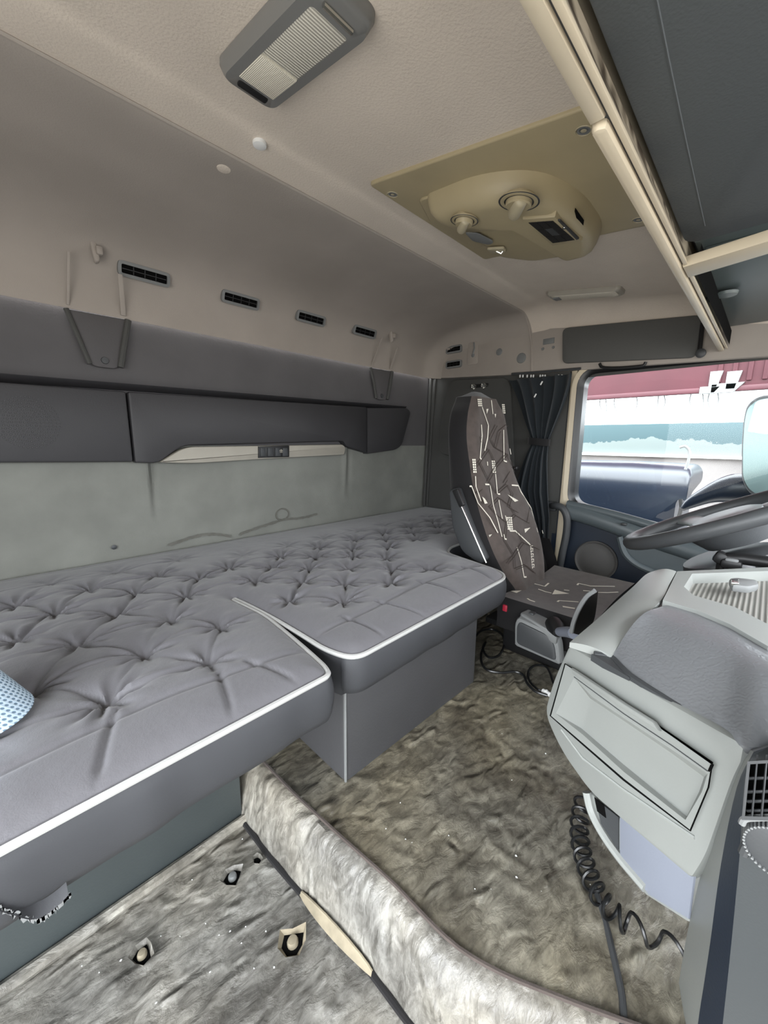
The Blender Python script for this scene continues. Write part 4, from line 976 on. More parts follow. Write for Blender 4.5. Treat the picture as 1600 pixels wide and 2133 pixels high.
obj('rail', tube([(1.622, .84, .290), (1.622, .70, .284), (1.622, .56, .280)], .005, 8), M['darkgrey'], T)
for px in (1084, 1090, 1099, 1107, 1112, 1126, 1131, 1136, 1164, 1171):
    c = at(px, 782, X=1.628); obj('glider', box((1.626, c[1], c[2]-.003), (.006, .006, .012), .002), M['white'], T)
gh = spline([at(px, py, X=x_) for px, py, x_ in [(1150, 1054, 1.64), (1158, 1053, 1.60), (1172, 1059, 1.59), (1181, 1078, 1.59), (1180, 1110, 1.59), (1172, 1150, 1.59), (1164, 1190, 1.60), (1156, 1225, 1.635)]], 6)
T = thing('grab_handle', (1.6, .57, -.55), 'dark tubular grab handle on the pillar between curtain and door', 'handle')
obj('bar', tube(gh, .014, 12), M['darkgrey'], T)
for q_ in (gh[0], gh[-1]): obj('mount', box((1.638, q_[1], q_[2]), (.02, .04, .04), .006), M['darkgrey'], T)
bl = [at(px, py, X=1.55) for px, py in [(1132, 1120), (1146, 1160), (1156, 1200)]]
T = thing('seat_belt', (1.57, .62, -.5), 'black seat belt webbing between the seat back and the pillar', 'seat belt')
obj('webbing', ([tuple(np.array(p) + np.array([0, s, 0])) for p in bl for s in (-.024, .024)], [(0, 1, 3, 2), (2, 3, 5, 4)]), M['seat_black'], T, False)
pb = at(1074, 975, X=1.5)
obj('belt_guide', box(pb, (.03, .02, .016), .005), M['black'], T)

# ================================================================== STEERING WHEEL
wc = np.array([1.22, .058, -.164]); tl = .474; RW = .207
wn = np.array([0, math.sin(tl), math.cos(tl)]); wu = np.array([0, math.cos(tl), -math.sin(tl)]); wx = np.array([1., 0, 0])
wp_ = lambda r, th, h=0.0: wc + wx*r*math.cos(th) + wu*r*math.sin(th) + wn*h
T = thing('steering_wheel', tuple(wc - wn*.1), 'large dark grey steering wheel in front of the driver seat', 'steering wheel')
obj('rim', tube([wp_(RW, t_) for t_ in np.linspace(0, 2*PI, 96, endpoint=False)], .0165, 14, True), M['wheel'], T)
hubp = [wp_(.105*(1+.18*math.cos(2*t_)), t_, -.015) for t_ in np.linspace(0, 2*PI, 32, endpoint=False)]
hc = wc - wn*.015
obj('hub', loft([[tuple(hc + (p-hc)*k_ + wn*e) for p in hubp] for k_, e in [(.7, -.05), (.95, -.02), (1.0, .0), (.92, .008), (.5, .010)]]), M['wheel'], T)
obj('horn_pad', loft([[tuple(hc + (p-hc)*k_ + wn*e) for p in hubp] for k_, e in [(.78, .006), (.76, .016), (.6, .021), (.3, .023)]]), M['wheelhub'], T)
for th in (.55, PI-.55, PI+.9, -.9):
    a = [wp_(.07, th, -.014), wp_(.14, th, -.010), wp_(RW-.006, th, 0)]; s = np.cross(wn, a[2]-a[0]); s /= np.linalg.norm(s)
    rings = []
    for p, w_, h_ in zip(a, (.042, .026, .030), (.012, .010, .008)):
        rings.append([tuple(p + s*w_*math.cos(t_) + wn*h_*math.sin(t_)) for t_ in np.linspace(0, 2*PI, 14, endpoint=False)])
    sp = obj('spoke', loft(rings), M['wheelhub'], T)
bt = np.array(at(1352, 1119, X=1.14)) 
p = wp_(RW-.055, PI-.62, .0)
obj('button_pad', box(tuple(p), (.035, .03, .016), .005, Matrix.Rotation(-tl, 3, 'X')), M['black'], T)
T = thing('steering_column', (1.22, -.05, -.45), 'grey steering column shroud with black stalks under the wheel', 'steering column')
cdir = -wn
def ring(c, ra, rb, n=24): return [tuple(c + wx*ra*math.cos(t_) + wu*rb*math.sin(t_)) for t_ in np.linspace(0, 2*PI, n, endpoint=False)]
cc = wc + cdir*.085
obj('upper_shroud', loft([ring(cc, .055, .05), ring(cc + cdir*.012, .075, .07), ring(cc + cdir*.05, .080, .075), ring(cc + cdir*.11, .08, .075)]), M['wheel'], T)
obj('lower_shroud', loft([ring(cc + cdir*.005 + wu*.045, .115, .075), ring(cc + cdir*.06 + wu*.05, .13, .085), ring(cc + cdir*.14 + wu*.02, .09, .07), ring(cc + cdir*.24, .07, .06)]), M['wheel'], T)
for s, an in ((-1, .1), (-1, -.25)):
    b0 = cc + cdir*.05 + wx*-.08 + wu*(.02 + an*.1); b1 = b0 + wx*-.12 + wu*an*.3 + np.array([0, -.02, -.0])
    obj('stalk', tube(spline([b0, (b0+b1)/2 + np.array([0, 0, .006]), b1], 5), [.006]*6 + [.008]*2 + [.011]*3, 10), M['black'], T)
p0 = at(1503, 1162, X=1.10); p1 = at(1524, 1173, X=1.10)
obj('lever_knob', box(p0, (.026, .026, .026), .007, Matrix.Rotation(.4, 3, 'X')), M['black'], T)  # gear lever knobs, grouped under the steering column
obj('lever_knob', box((p1[0], p1[1], p1[2]), (.04, .035, .02), .006), M['black'], T)
obj('knob_cap', box((p1[0]-.004, p1[1], p1[2]+.009), (.03, .022, .008), .003), M['midgrey'], T)
obj('knob_stem', [tube([np.array(p0) + np.array([0, 0, -.01]), np.array(p0) + np.array([.02, 0, -.12])], .007, 8), tube([np.array(p1) + np.array([0, 0, -.006]), np.array(p1) + np.array([.02, 0, -.10])], .007, 8)], M['black'], T)
p2 = np.array(at(1580, 1170, X=1.10))
obj('lever_grip', loft([[tuple(p2 + np.array([a*.0 + .012*math.cos(t_), .06 - .12*a, .004*a + r_*math.sin(t_)])) for t_ in np.linspace(0, 2*PI, 14, endpoint=False)] for a, r_ in [(0, .002), (.08, .009), (.3, .013), (.8, .012), (1, .008)]]), M['black'], T)
obj('lever_stem', tube([p2 + np.array([0, -.03, -.008]), p2 + np.array([.02, -.03, -.11])], .007, 8), M['black'], T)
# dashboard carrier behind the wheel (mostly hidden)
T = thing('driver_dash', (1.2, -.3, -.6), 'dark lower dashboard beyond the steering column', 'dashboard')
obj('body', [box2((.95, -.60, -.60), (1.62, -.16, -.30), .03)], M['navy'], T)
obj('pillar_bar', tube([at(1545, 1142, X=1.35), at(1612, 1083, X=1.45)], .016, 10), M['doorrail'], T)

# ================================================================== CENTRE CONSOLE
T = thing('centre_console', (.72, .05, -.62), 'light grey wrap-round centre console with grained pad, tray and flap', 'console')
A3 = np.array(at(1186, 1340, X=.58)); C3 = np.array(at(1565, 1558, Z=-.28)); B3 = np.array(at(1135, 1483, X=.588))
fn = np.cross(C3 - A3, B3 - A3); fn /= np.linalg.norm(fn)
if fn[0] > 0: fn = -fn
def fp(px, py, o_=0.0): return np.array(atp(px, py, A3 + fn*o_, fn))
def fprism(pts, o0, o1, bev=0.0, r=None):
    P = [fp(x, y, o1) for x, y in pts]
    if r is not None: P = rround(P, r)
    return prism([tuple(p) for p in P], tuple(fn*(o0-o1)), bev)
FO = [(1184, 1343), (1300, 1410), (1430, 1484), (1562, 1558), (1528, 1622), (1470, 1788), (1440, 1834), (1300, 1714), (1228, 1652), (1165, 1562), (1132, 1485), (1150, 1418)]
obj('fascia', fprism(FO, -.03, 0, .006, [.006, .03, .03, .004, .03, .02, .004, .05, .02, .04, .02, .03]), M['lightgrey'], T)
body = [fp(x, y, 0) - fn*.028 for x, y in FO]
obj('inner_body', prism([tuple(p) for p in body], (.20, -.04, .0)), M['black'], T, False)
DRO = [(1178, 1384), (1215, 1408), (1300, 1466), (1400, 1534), (1482, 1592), (1474, 1640), (1437, 1728), (1300, 1622), (1212, 1546), (1148, 1491)]
dro = obj('drawer_gap', fprism([(1176, 1382), (1300, 1462), (1484, 1588), (1476, 1641), (1438, 1732), (1298, 1626), (1210, 1549), (1145, 1491)], 0, .0012), M['hole'], T, False)
def ringq(a, b_):
    n = len(a); return [tuple(p) for p in a] + [tuple(p) for p in b_], [(i, (i+1) % n, n+(i+1) % n, n+i) for i in range(n)]
SCO = [(1196, 1412), (1234, 1452), (1300, 1496), (1400, 1562), (1474, 1612), (1462, 1650), (1428, 1708), (1300, 1608), (1214, 1530), (1158, 1486)]
SCI = [(1232, 1454), (1238, 1458), (1304, 1502), (1402, 1568), (1470, 1618), (1460, 1648), (1434, 1700), (1300, 1590), (1218, 1520), (1213, 1516)]
o0 = [fp(x, y, .0012) for x, y in DRO]; o1 = [fp(x, y, .010) for x, y in DRO]; o2 = [fp(x, y, .010) for x, y in SCO]; o3 = [fp(x, y, -.0) for x, y in SCI]
o3 = [p + fn*.0022 for p in o3]
drw = obj('drawer_front', [ringq(o0, o1), ringq(o1, o2)], M['lightgrey'], T, True, 25)
obj('scoop', [ringq(o2, o3), ([tuple(p) for p in o3], [tuple(range(len(o3)))])], M['lightgrey'], drw, True, 20)
obj('handle_lip', fprism([(1188, 1392), (1300, 1467), (1360, 1505), (1372, 1524), (1300, 1480), (1192, 1404)], .008, .015, .002), M['lightgrey'], drw)
obj('strip_gap', [tube([fp(x, y, .0102) for x, y in [(1196, 1410), (1300, 1487), (1400, 1553), (1474, 1606)]], .0007, 5)], M['darkgrey'], drw)
obj('slot_end', fprism([(1480, 1592), (1484, 1594), (1478, 1608), (1474, 1606)], .008, .0106), M['hole'], drw, False)
obj('lower_lip', tube([fp(x, y, .0) for x, y in [(1170, 1520), (1215, 1580), (1300, 1645), (1448, 1745)]], .0022, 6), M['lightgrey2'], T)
# lower trim
LP = [(1228, 1650), (1440, 1834), (1432, 1922), (1345, 1866), (1287, 1795), (1246, 1727), (1226, 1680)]
obj('lower_panel', fprism(LP, -.06, -.022, .004), M['lightgrey'], T)
obj('storage_insert', fprism([(1290, 1690), (1446, 1826), (1434, 1916), (1350, 1864), (1290, 1780)], -.022, -.017, .002), M['bluegrey'], T)
obj('side_opening', fprism([(1240, 1664), (1288, 1702), (1288, 1770), (1252, 1716)], -.022, -.020, 0), M['darkgrey'], T, False)
obj('opening_slot', fprism([(1238, 1661), (1258, 1678), (1262, 1704), (1244, 1690)], -.020, -.019, 0), M['hole'], T, False)
obj('edge_tube', tube(spline([fp(x, y, -.018) for x, y in [(1222, 1650), (1232, 1690), (1255, 1735), (1290, 1785), (1345, 1850)]], 6), .006, 8), M['lightgrey2'], T)
# top slab
def lerp(a, b_, t_): return tuple(np.array(a)*(1-t_) + np.array(b_)*t_)
So = [at(px, py, Z=z) for px, py, z in [(1366, 1188, -.240), (1345, 1197, -.243), (1320, 1221, -.252), (1285, 1252, -.264), (1240, 1293, -.278), (1187, 1338, -.291)]]
Si = [at(px, py, Z=z) for px, py, z in [(1409, 1190, -.239), (1395, 1216, -.241), (1379, 1248, -.243), (1335, 1290, -.258), (1300, 1328, -.271), (1274, 1366, -.286)]]
def slab(rows, th=.008, n=6):
    rings = []
    for P, Q in rows:
        top = [lerp(P, Q, k_/n) for k_ in range(n+1)]
        top = [(x, y, z + .004*math.sin(PI*k_/n)) for k_, (x, y, z) in enumerate(top)]
        rings.append([(P[0], P[1], P[2]-th), (P[0], P[1], P[2]-.004)] + top + [(Q[0], Q[1], Q[2]-.004), (Q[0], Q[1], Q[2]-th)])
    return loft(rings)
so, si = spline(So, 5), spline(Si, 5)
obj('top_slab', slab(list(zip(so, si))), M['lightgrey2'], T, True, 50)
# dark glossy edge on the driver side of the slab
eg = spline([at(px, py, Z=z) for px, py, z in [(1358, 1193, -.243), (1325, 1213, -.255), (1285, 1246, -.27), (1250, 1284, -.29)]], 5)
obj('driver_edge', loft([[tuple(p), (p[0]+.03, p[1]+.012, p[2]-.025), (p[0]+.05, p[1]+.010, p[2]-.09), (p[0]+.0, p[1]-.01, p[2]-.10)] for p in eg]), M['black'], T)
# tray piece
zT = -.24
F_ = [at(px, py, Z=zT) for px, py in [(1411, 1190), (1700, 1177), (1760, 1400), (1600, 1346), (1520, 1300), (1450, 1270), (1381, 1250)]]
R_ = [at(px, py, Z=zT) for px, py in [(1442, 1195), (1690, 1186), (1740, 1360), (1600, 1300), (1530, 1264), (1445, 1240), (1425, 1222)]]
Rb = [(x, y, zT-.022) for x, y, z in [at(px, py, Z=zT-.004) for px, py in [(1447, 1197), (1690, 1189), (1736, 1352), (1600, 1294), (1530, 1259), (1452, 1236), (1433, 1221)]]]
Fd = [(x, y, z-.03) for x, y, z in F_]
obj('tray_frame', [ringq(Fd, F_), ringq(F_, R_), ringq(R_, Rb)], M['lightgrey2'], T, True, 30)
obj('tray_mat', (Rb, [tuple(range(len(Rb)))]), M['traymat'], T, False)
lc_ = [at(px, py, Z=-.236) for px, py in [(1519, 1204), (1532, 1202), (1578, 1207), (1582, 1216), (1562, 1221), (1526, 1217)]]
lt = obj('tray_latch', prism(rround(lc_, .006), (0, 0, -.014), .004), M['midgrey'], T)
obj('latch_button', prism([at(px, py, Z=-.233) for px, py in [(1524, 1206), (1540, 1206), (1540, 1214), (1524, 1213)]], (0, 0, -.006), .002), M['chrome'], lt)
# grained pad
U_ = spline([at(px, py, Z=z) for px, py, z in [(1382, 1262, -.246), (1415, 1259, -.246), (1470, 1279, -.246), (1530, 1306, -.246), (1600, 1350, -.246), (1700, 1410, -.246)]], 6)
Lw = spline([at(px, py, Z=z) for px, py, z in [(1276, 1366, -.288), (1310, 1402, -.290), (1400, 1460, -.288), (1500, 1515, -.285), (1567, 1557, -.281), (1700, 1520, -.27)]], 6)
rings = []
for P, Q in zip(U_, Lw):
    row = []
    for k_ in range(15):
        t_ = k_/14; p = np.array(P)*(1-t_) + np.array(Q)*t_; p[2] += .022*math.sin(PI*t_**1.15)*(1 if t_ < 1 else 0); row.append(tuple(p))
    row += [(Q[0]+.004, Q[1], Q[2]-.010), (Q[0]+.03, Q[1], Q[2]-.012)]
    rings.append(row)
obj('grained_pad', loft(rings, False, False), M['pad'], T, True, 70)
lipv = [at(px, py, Z=-.292) for px, py in [(1238, 1364), (1275, 1372), (1310, 1408), (1400, 1466), (1500, 1522), (1566, 1559)]]
obj('pad_lip', tube(spline(lipv, 5), .0055, 8), M['darkgrey'], T)
obj('grille_wedge', prism([at(px, py, Z=-.289) for px, py in [(1232, 1362), (1272, 1368), (1312, 1412)]], (0, 0, -.01)), M['darkgrey'], T, False)

# passenger-side dash column with air vent
T = thing('dash_column', (.42, -.02, -.72), 'grey passenger dash column with navy edge and square air vent at the right border', 'dashboard')
E3 = spline([at(px, py, X=x_) for px, py, x_ in [(1563, 1562, .478), (1530, 1624, .485), (1470, 1788, .492), (1440, 1905, .495), (1420, 2010, .495), (1402, 2140, .495), (1388, 2300, .495)]], 4)
E2 = spline([at(px, py, X=x_) for px, py, x_ in [(1570, 1566, .440), (1535, 1640, .432), (1502, 1800, .43), (1480, 1960, .43), (1468, 2040, .43), (1453, 2140, .43), (1436, 2300, .43)]], 4)
E1 = spline([at(px, py, X=x_) for px, py, x_ in [(1600, 1556, .425), (1556, 1600, .405), (1541, 1780, .40), (1530, 1900, .40), (1518, 2020, .40), (1505, 2140, .40), (1490, 2300, .40)]], 4)
E0 = spline([at(px, py, X=x_) for px, py, x_ in [(1800, 1480, .425), (1800, 1600, .405), (1800, 1780, .40), (1800, 1900, .40), (1800, 2020, .40), (1800, 2140, .40), (1800, 2300, .40)]], 4)
def skin(a, b_): n = len(a); return [tuple(p) for p in a] + [tuple(p) for p in b_], [(i, i+1, n+i+1, n+i) for i in range(n-1)]
obj('side_strip', skin(E3, E2), M['lightgrey'], T); obj('navy_edge', skin(E2, E1), M['navy'], T); obj('front_panel', skin(E1, E0), mat('grey_dash_panel', srgb(52, 56, 58), .5, bump=.15, bscale=500), T)
obj('top_cap', [skin([E3[0], E2[0], E1[0], E0[0]], [np.array(E3[0]) + np.array([.05, -.03, .0]), np.array(E2[0]) + np.array([.08, -.04, 0]), np.array(E1[0]) + np.array([.08, -.05, 0]), np.array(E0[0]) + np.array([.09, -.03, 0])])], M['pad'], T)
VX = .378
vq = lambda px, py, x_=VX: np.array(at(px, py, X=x_))
vf = [(1557, 1586), (1690, 1578), (1690, 1712), (1545, 1708)]; vi = [(1563, 1592), (1685, 1585), (1684, 1704), (1552, 1700)]
va = obj('air_vent', [ringq([vq(*p, .40) for p in vf], [vq(*p) for p in vf]), ringq([vq(*p) for p in vf], [vq(*p) for p in vi]), ], M['darkgrey'], T, True, 30)
obj('vent_throat', ringq([vq(*p, .3785) for p in vi], [vq(*p, .397) for p in vi]), M['hole'], va, False)
obj('vent_depth', ([tuple(vq(*p, .3965)) for p in vi], [(0, 1, 2, 3)]), M['hole'], va, False)
for i, x in enumerate((1572, 1592, 1613, 1636, 1660)):
    obj('slat', prism([tuple(vq(x+3-.0, 1590)), tuple(vq(x+7, 1590)), tuple(vq(x-3, 1702)), tuple(vq(x-8, 1702))], (.012, 0, 0), .0006), M['darkgrey'], va)
for i, y in enumerate((1621, 1649, 1669, 1689)):
    obj('slat', tube([vq(1556, y, .386), vq(1686, y-3, .386)], .0012, 6), M['darkgrey'], va)
obj('vent_lip', tube(spline([vq(x, y, .383) for x, y in [(1545, 1716), (1552, 1706), (1580, 1703), (1690, 1700)]], 5), .0024, 8), M['midgrey'], T)
obj('hood', tube(spline([vq(x, y, .390) for x, y in [(1548, 1778), (1556, 1762), (1575, 1746), (1600, 1736), (1690, 1726)]], 5), .0035, 8), M['darkgrey'], T)
wc_ = vq(1622, 1768, .392)
K = obj('thumb_wheel', lathe(tuple(wc_), (-1, 0, 0), [(.0003, -.004), (.019, -.004), (.019, .005), (.016, .006), (.0003, .006)], 40), M['darkgrey'], T)
obj('knurl', [lathe(tuple(wc_ + np.array([-.001, .0195*math.cos(a), .0195*math.sin(a)])), (-1, 0, 0), [(.0009, -.004), (.0009, .006), (.0001, .006)], 6) for a in np.linspace(0, 2*PI, 44, endpoint=False)], M['midgrey'], K)

# black curved flap and pale lever by the seat
T = thing('curved_flap', at(1215, 1320, X=.80), 'black curved flap with a light edge standing between seat and console', 'flap')
fl = spline([at(px, py, X=.77) for px, py in [(1240, 1230), (1222, 1243), (1206, 1268), (1195, 1295), (1190, 1318)]], 5)
fr2 = spline([at(px, py, X=.85) for px, py in [(1246, 1232), (1243, 1262), (1238, 1290), (1228, 1310), (1215, 1325)]], 5)
obj('flap_face', [skin(fl, fr2), skin([p + np.array([.006, .004, -.002]) for p in fl], [p + np.array([.006, .004, -.002]) for p in fr2])], M['black'], T)
obj('flap_edge', tube(fl, .0042, 8), M['midgrey'], T)
obj('pale_lever', tube([at(1166, 1316, X=.92), at(1180, 1316, X=.88), at(1196, 1319, X=.84)], [.011, .012, .013], 12), M['bluegrey'], CH)  # pale lever beside the flap, grouped under the seat
obj('lever_boot', lathe(at(1160, 1312, X=.95), (-.6, -.5, -.1), [(.0003, -.03), (.02, -.03), (.022, -.01), (.013, .012), (.0003, .014)], 16), M['black'], CH)

# ================================================================== CABLES
cen = np.array([at(px, py, Z=z) for px, py, z in [(1216, 1664, -.588), (1209, 1700, -.598), (1207, 1735, -.604), (1214, 1780, -.606), (1230, 1828, -.606), (1250, 1868, -.606), (1280, 1903, -.606), (1312, 1925, -.606), (1350, 1945, -.607), (1385, 1968, -.607), (1420, 1978, -.607)]])
cs = np.array(spline(cen, 40)); sl_ = np.concatenate([[0], np.cumsum(np.linalg.norm(np.diff(cs, axis=0), axis=1))])
cut = sl_[40*7]; tot = sl_[-1]
hp, ph, s = [], 0.0, 0.0
while s < tot:
    c = np.array([np.interp(s, sl_, cs[:, i]) for i in range(3)]); c2 = np.array([np.interp(min(s+.002, tot), sl_, cs[:, i]) for i in range(3)])
    a_, b_, _ = frame(c2 - c + 1e-9)
    hp.append(c + .0125*(math.cos(ph)*a_ + math.sin(ph)*b_)); pitch = .0165 if s < cut else .038
    ph += 2*PI/14; s += pitch/14
T = thing('coiled_cable', tuple(cen[5]), 'black coiled cable lying on the floor beside the console', 'cable')
obj('coil', tube(hp, .0023, 6), M['rubber'], T)
fc = spline([at(px, py, Z=-.620) for px, py in [(1240, 1850), (1262, 1925), (1280, 2000), (1296, 2080), (1300, 2180)]], 8)
tag(obj('floor_cable', tube(fc, .004, 8), M['darkgrey']), 'flat dark cable running over the vinyl toward the front, below the coiled cable', 'cable')
lp = spline([at(px, py, Z=-.608) for px, py in [(990, 1326), (1003, 1314), (1025, 1311), (1046, 1322), (1050, 1345), (1038, 1366), (1018, 1369), (1006, 1352), (1012, 1338), (1003, 1360), (1004, 1382), (1017, 1396), (1045, 1401), (1072, 1399), (1090, 1406), (1099, 1424), (1116, 1440), (1140, 1449)]], 7)
tag(obj('floor_cable', tube(lp, .0034, 7), M['rubber']), 'looped black cable on the floor under the driver seat', 'cable')
T = thing('plug_cable', at(1140, 1443, Z=-.618), 'thin dark lead with a white plug on the floor by the console edge', 'cable')
obj('lead', tube(spline([at(px, py, Z=-.612) for px, py in [(1172, 1440), (1154, 1425), (1146, 1402), (1136, 1388), (1115, 1386), (1101, 1398), (1103, 1418), (1118, 1434), (1132, 1440)]], 7), .003, 7), M['rubber'], T)
a = np.array(at(1131, 1439, Z=-.61)); b_ = np.array(at(1146, 1447, Z=-.608))
obj('plug', [tube([a, (a*2+b_)/3, b_], .006, 10), tube([a*.6+b_*.4, a*.5+b_*.5], .0075, 10)], M['white'], T)

# ================================================================== DOTTED ROLL
T = thing('cloth_roll', (-.06, .62, -.345), 'pale blue dotted cloth roll standing on the mattress at the left border', 'cloth roll')
c0 = np.array([-.058, .625, -.326]); c1 = np.array([-.135, .66, -.16])
rings = []
for k_ in range(13):
    t_ = k_/12; c = c0*(1-t_) + c1*t_; r_ = .062*(1-t_) + .042*t_
    rings.append([tuple(c + np.array([r_*math.cos(a), r_*math.sin(a), 0])) for a in np.linspace(0, 2*PI, 48, endpoint=False)])
g = loft(rings, True, True)
o = obj('sheet', g, M['dots'], T)
me = o.data; uvl = me.uv_layers.new(name='UVMap')
for p in me.polygons:
    us = []
    for li in p.loop_indices:
        co = me.vertices[me.loops[li].vertex_index].co; t_ = (co.z - .019)/.166; cx_ = c0*(1-t_) + c1*t_ - np.array([-.06, .62, -.345])
        us.append([(math.atan2(co.y-cx_[1], co.x-cx_[0])/(2*PI)) % 1.0, t_])
    if max(u[0] for u in us) - min(u[0] for u in us) > .5: us = [[u[0]+1 if u[0] < .5 else u[0], u[1]] for u in us]
    for li, u in zip(p.loop_indices, us): uvl.data[li].uv = (u[0]*64 + u[1]*14, u[1]*34)

# ================================================================== OUTSIDE THE DRIVER WINDOW
gr = tag(obj('ground', npgrid(*np.meshgrid(np.linspace(1.9, 30, 30), np.linspace(-20, 20, 30)), np.full((30, 30), -1.75)), M['ground'], None, False), kind='structure')
br = thing('barrier_wall', (3.75, .6, -1.75), 'scraped teal and white concrete wall outside the driver window', 'wall')
zB = lambda f: f*3.6/3.2
X_, Z_ = None, None
obj('painted_band', box2((3.6, -3.0, -.075), (3.9, 3.2, .155), .004), M['barrier'], br)
obj('ledge', box2((3.57, -3.0, -.095), (3.9, 3.2, -.075), .004), M['white'], br)
obj('lower_wall', box2((3.6, -3.0, -1.76), (3.9, 3.2, -.095), .004), M['ground'], br)
BAR_RAMP.elements[0].position = 0.0; BAR_RAMP.elements[1].position = 1.05
TR = thing('red_trailer', (4.1, .8, -1.75), 'faded red trailer body seen high through the driver window', 'trailer')
obj('body', box2((4.0, -3.6, .42), (4.14, 4.0, 2.9), .02), M['trailer'], TR)
for y in np.arange(-.5, .42, .085): obj('rib', box2((3.985, y, .47), (4.01, y+.03, 2.8), .006), M['trailer'], TR)
obj('side_rail', box2((3.99, -3.6, .40), (4.05, 4.0, .44), .006), M['trailer'], TR)
for y in (-3.3, -2.4, 3.1): obj('wheel', lathe((4.5, y, -1.25), (1, 0, 0), [(.0003, -.15), (.3, -.15), (.5, -.12), (.5, .12), (.3, .15), (.0003, .15)], 32), M['rubber'], TR)
obj('chassis_beam', box2((4.4, -3.5, .25), (4.6, 3.9, .42), .01), M['darkgrey'], TR) if False else obj('axle_block', [box2((4.05, -3.5, -1.3), (4.7, -2.2, .42)), box2((4.05, 2.9, -1.3), (4.7, 3.3, .42))], M['darkgrey'], TR)
for px, py, w_, h_ in ((1491, 790, 11, 16), (1528, 792, 13, 18), (1515, 808, 34, 8), (1480, 812, 22, 6)):
    a = at(px-w_, py-h_, X=3.98); b_ = at(px+w_, py+h_, X=3.98)
    obj('bracket', [prism([a, (3.98, b_[1], a[2]), (3.98, a[1]*.3+b_[1]*.7, b_[2]), (3.98, a[1], b_[2])], (.03, 0, 0), .006)], M['midgrey'], TR)
for i, px in enumerate((1252, 1262, 1282, 1325, 1372, 1382, 1440, 1462, 1478, 1492)):
    a = np.array(at(px, 822, X=4.1)); b_ = np.array(at(px + (-1)**i*4, 884, X=4.1))
    if i % 3 != 1: b_ = a*.45 + b_*.55
    a[2] = .43
    obj('hanging_hose', tube(spline([a, (a+b_)/2 + np.array([0, .015*(-1)**i, 0]), b_], 5), .0045, 5), M['midgrey'], TR)
# blue vehicle body close to the window
bv = [at(px, py, X=2.3) for px, py in [(1060, 960), (1300, 966), (1425, 974), (1437, 990), (1434, 1015), (1408, 1046), (1402, 1090), (1380, 1400), (1060, 1300)]]
T = thing('blue_vehicle', (2.5, .5, -1.75), 'blue bonnet-like vehicle body just outside the driver window', 'vehicle')
prs = rround(bv, [.02, .05, .03, .02, .02, .02, .02, .02, .02])
P0 = np.array(prs); cxy = P0.mean(0)
rings = []
for dx, dz in [(.0, -.16), (.012, -.10), (.035, -.055), (.08, -.02), (.15, 0), (.5, 0)]:
    rings.append([(2.3 + dx, p[1], min(p[2], P0[:, 2].max() + dz*1.0) if dz < 0 else p[2]) for p in P0])
obj('body', loft(rings), M['bluetruck'], T, True, 60)
obj('base', box2((2.42, -.05, -1.75), (2.75, .9, -.9)), M['rubber'], T)
obj('hand_loop', tube(spline([at(px, py, X=2.29) for px, py in [(1418, 1040), (1419, 1058), (1413, 1078), (1402, 1086), (1390, 1084)]], 6), .008, 8), M['black'], T)
obj('hand_loop', tube(spline([at(px, py, X=2.29) for px, py in [(1416, 932), (1428, 930), (1436, 940), (1434, 960), (1428, 978)]], 6), .006, 8), M['midgrey'], T)
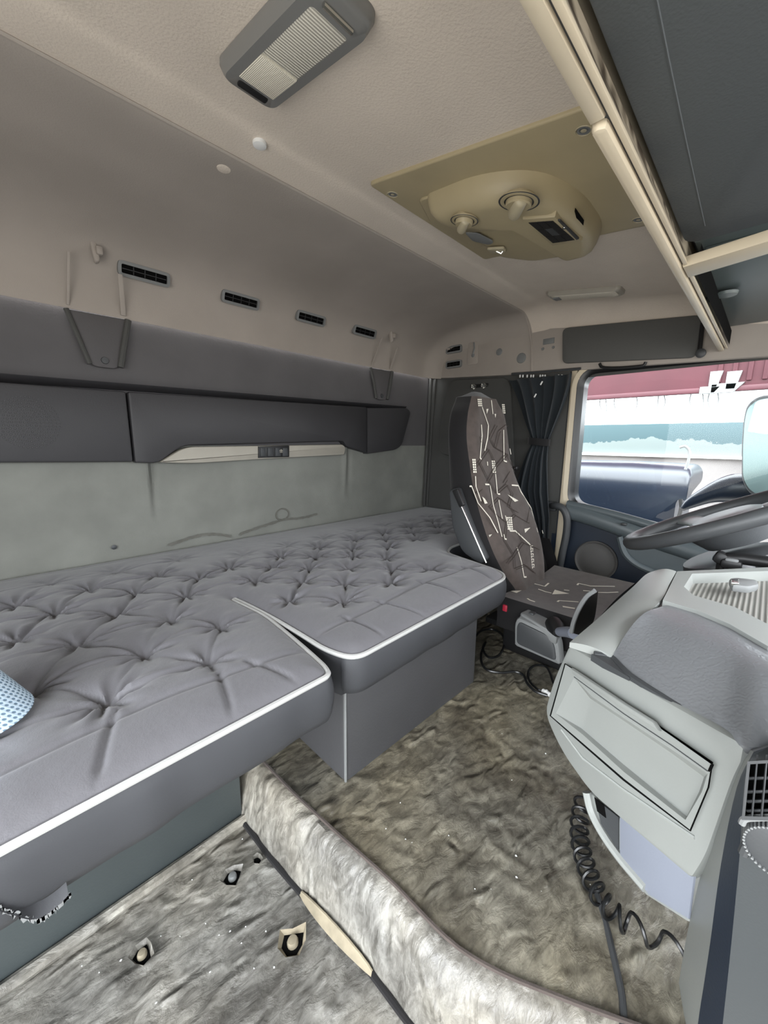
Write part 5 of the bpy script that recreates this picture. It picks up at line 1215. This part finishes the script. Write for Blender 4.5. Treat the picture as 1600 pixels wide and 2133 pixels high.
# door mirror
T = thing('door_mirror', (1.9, 0, -.25), 'rounded dark rimmed door mirror with white paper seen through the driver window', 'mirror')
mo = [at(px, py, X=1.90) for px, py in [(1549, 870), (1556, 842), (1580, 824), (1690, 812), (1690, 1050), (1590, 1042), (1560, 1028), (1545, 1000), (1545, 930)]]
mo = rround(mo, .03)
obj('housing', prism(mo, (.05, 0, 0), .008), M['darkgrey'], T)
c = np.mean(np.array(mo), 0)
mi = [tuple(c + (np.array(p)-c)*.93 + np.array([-.003, 0, 0])) for p in mo]
obj('mirror_glass', prism(mi, (.006, 0, 0)), mat('mirror_glass', srgb(120, 138, 138), .15, metal=.5), T, False)  # greenish reflection put into the glass colour
obj('paper', prism(rround([at(px, py, X=1.894) for px, py in [(1574, 836), (1600, 830), (1640, 828), (1640, 908), (1600, 905), (1557, 899)]], [.015, .01, .002, .002, .004, .006]), (.002, 0, 0)), M['paper'], T, False)
arm = spline([at(px, py, X=1.98) for px, py in [(1417, 1058), (1450, 1040), (1500, 1020), (1560, 1018), (1680, 1030)]], 6)
wd = np.interp(np.linspace(0, 1, len(arm)), [0, .06, .3, .6, 1], [.004, .022, .036, .055, .055])
obj('arm', loft([[tuple(p + np.array([.5*w_*math.cos(t_), 0, w_*math.sin(t_)])) for t_ in np.linspace(0, 2*PI, 16, endpoint=False)] for p, w_ in zip(arm, wd)]), M['bluetruck'], T)
obj('bracket', box2((1.68, -.12, -.20), (1.92, -.06, -.16), .01), M['black'], T)

# crumbs on the floor
cr = []; rg = random.Random(12)
def crumb(x, y, z, r):
    v = [(x + r*rg.uniform(.5, 1.2)*math.cos(a), y + r*rg.uniform(.5, 1.2)*math.sin(a), z) for a in (0, 1.6, 3.1, 4.7)] + [(x, y, z + r*.8)]
    return v, [(0, 1, 4), (1, 2, 4), (2, 3, 4), (3, 0, 4), (3, 2, 1, 0)]
for px, py in [(1046, 1527), (834, 1670), (1044, 1890), (862, 1821), (855, 1820), (1110, 1700), (1128, 1855), (1230, 1840), (880, 1850), (960, 1875), (930, 1910), (1075, 1780)] + [(rg.uniform(800, 1200), rg.uniform(1560, 2000)) for _ in range(16)]:
    p = at(px, py, Z=-.6185)
    if p[0] > .36: cr.append(crumb(p[0], p[1], -.6205, rg.uniform(.0010, .0022)))
for px, py in [(170, 2009), (335, 1947), (437, 2022), (470, 1745), (455, 1756), (505, 1745), (400, 1830), (640, 1700)] + [(rg.uniform(150, 600), rg.uniform(1850, 2120)) for _ in range(14)]:
    p = at(px, py, Z=-.717)
    if p[0] < .25 and p[1] < .6: cr.append(crumb(p[0], p[1], -.7195, rg.uniform(.0008, .0018)))
tag(obj('crumb_scatter', cr, M['paper'], None, False), 'tiny white crumbs scattered over the vinyl floor', 'crumbs', kind='stuff')
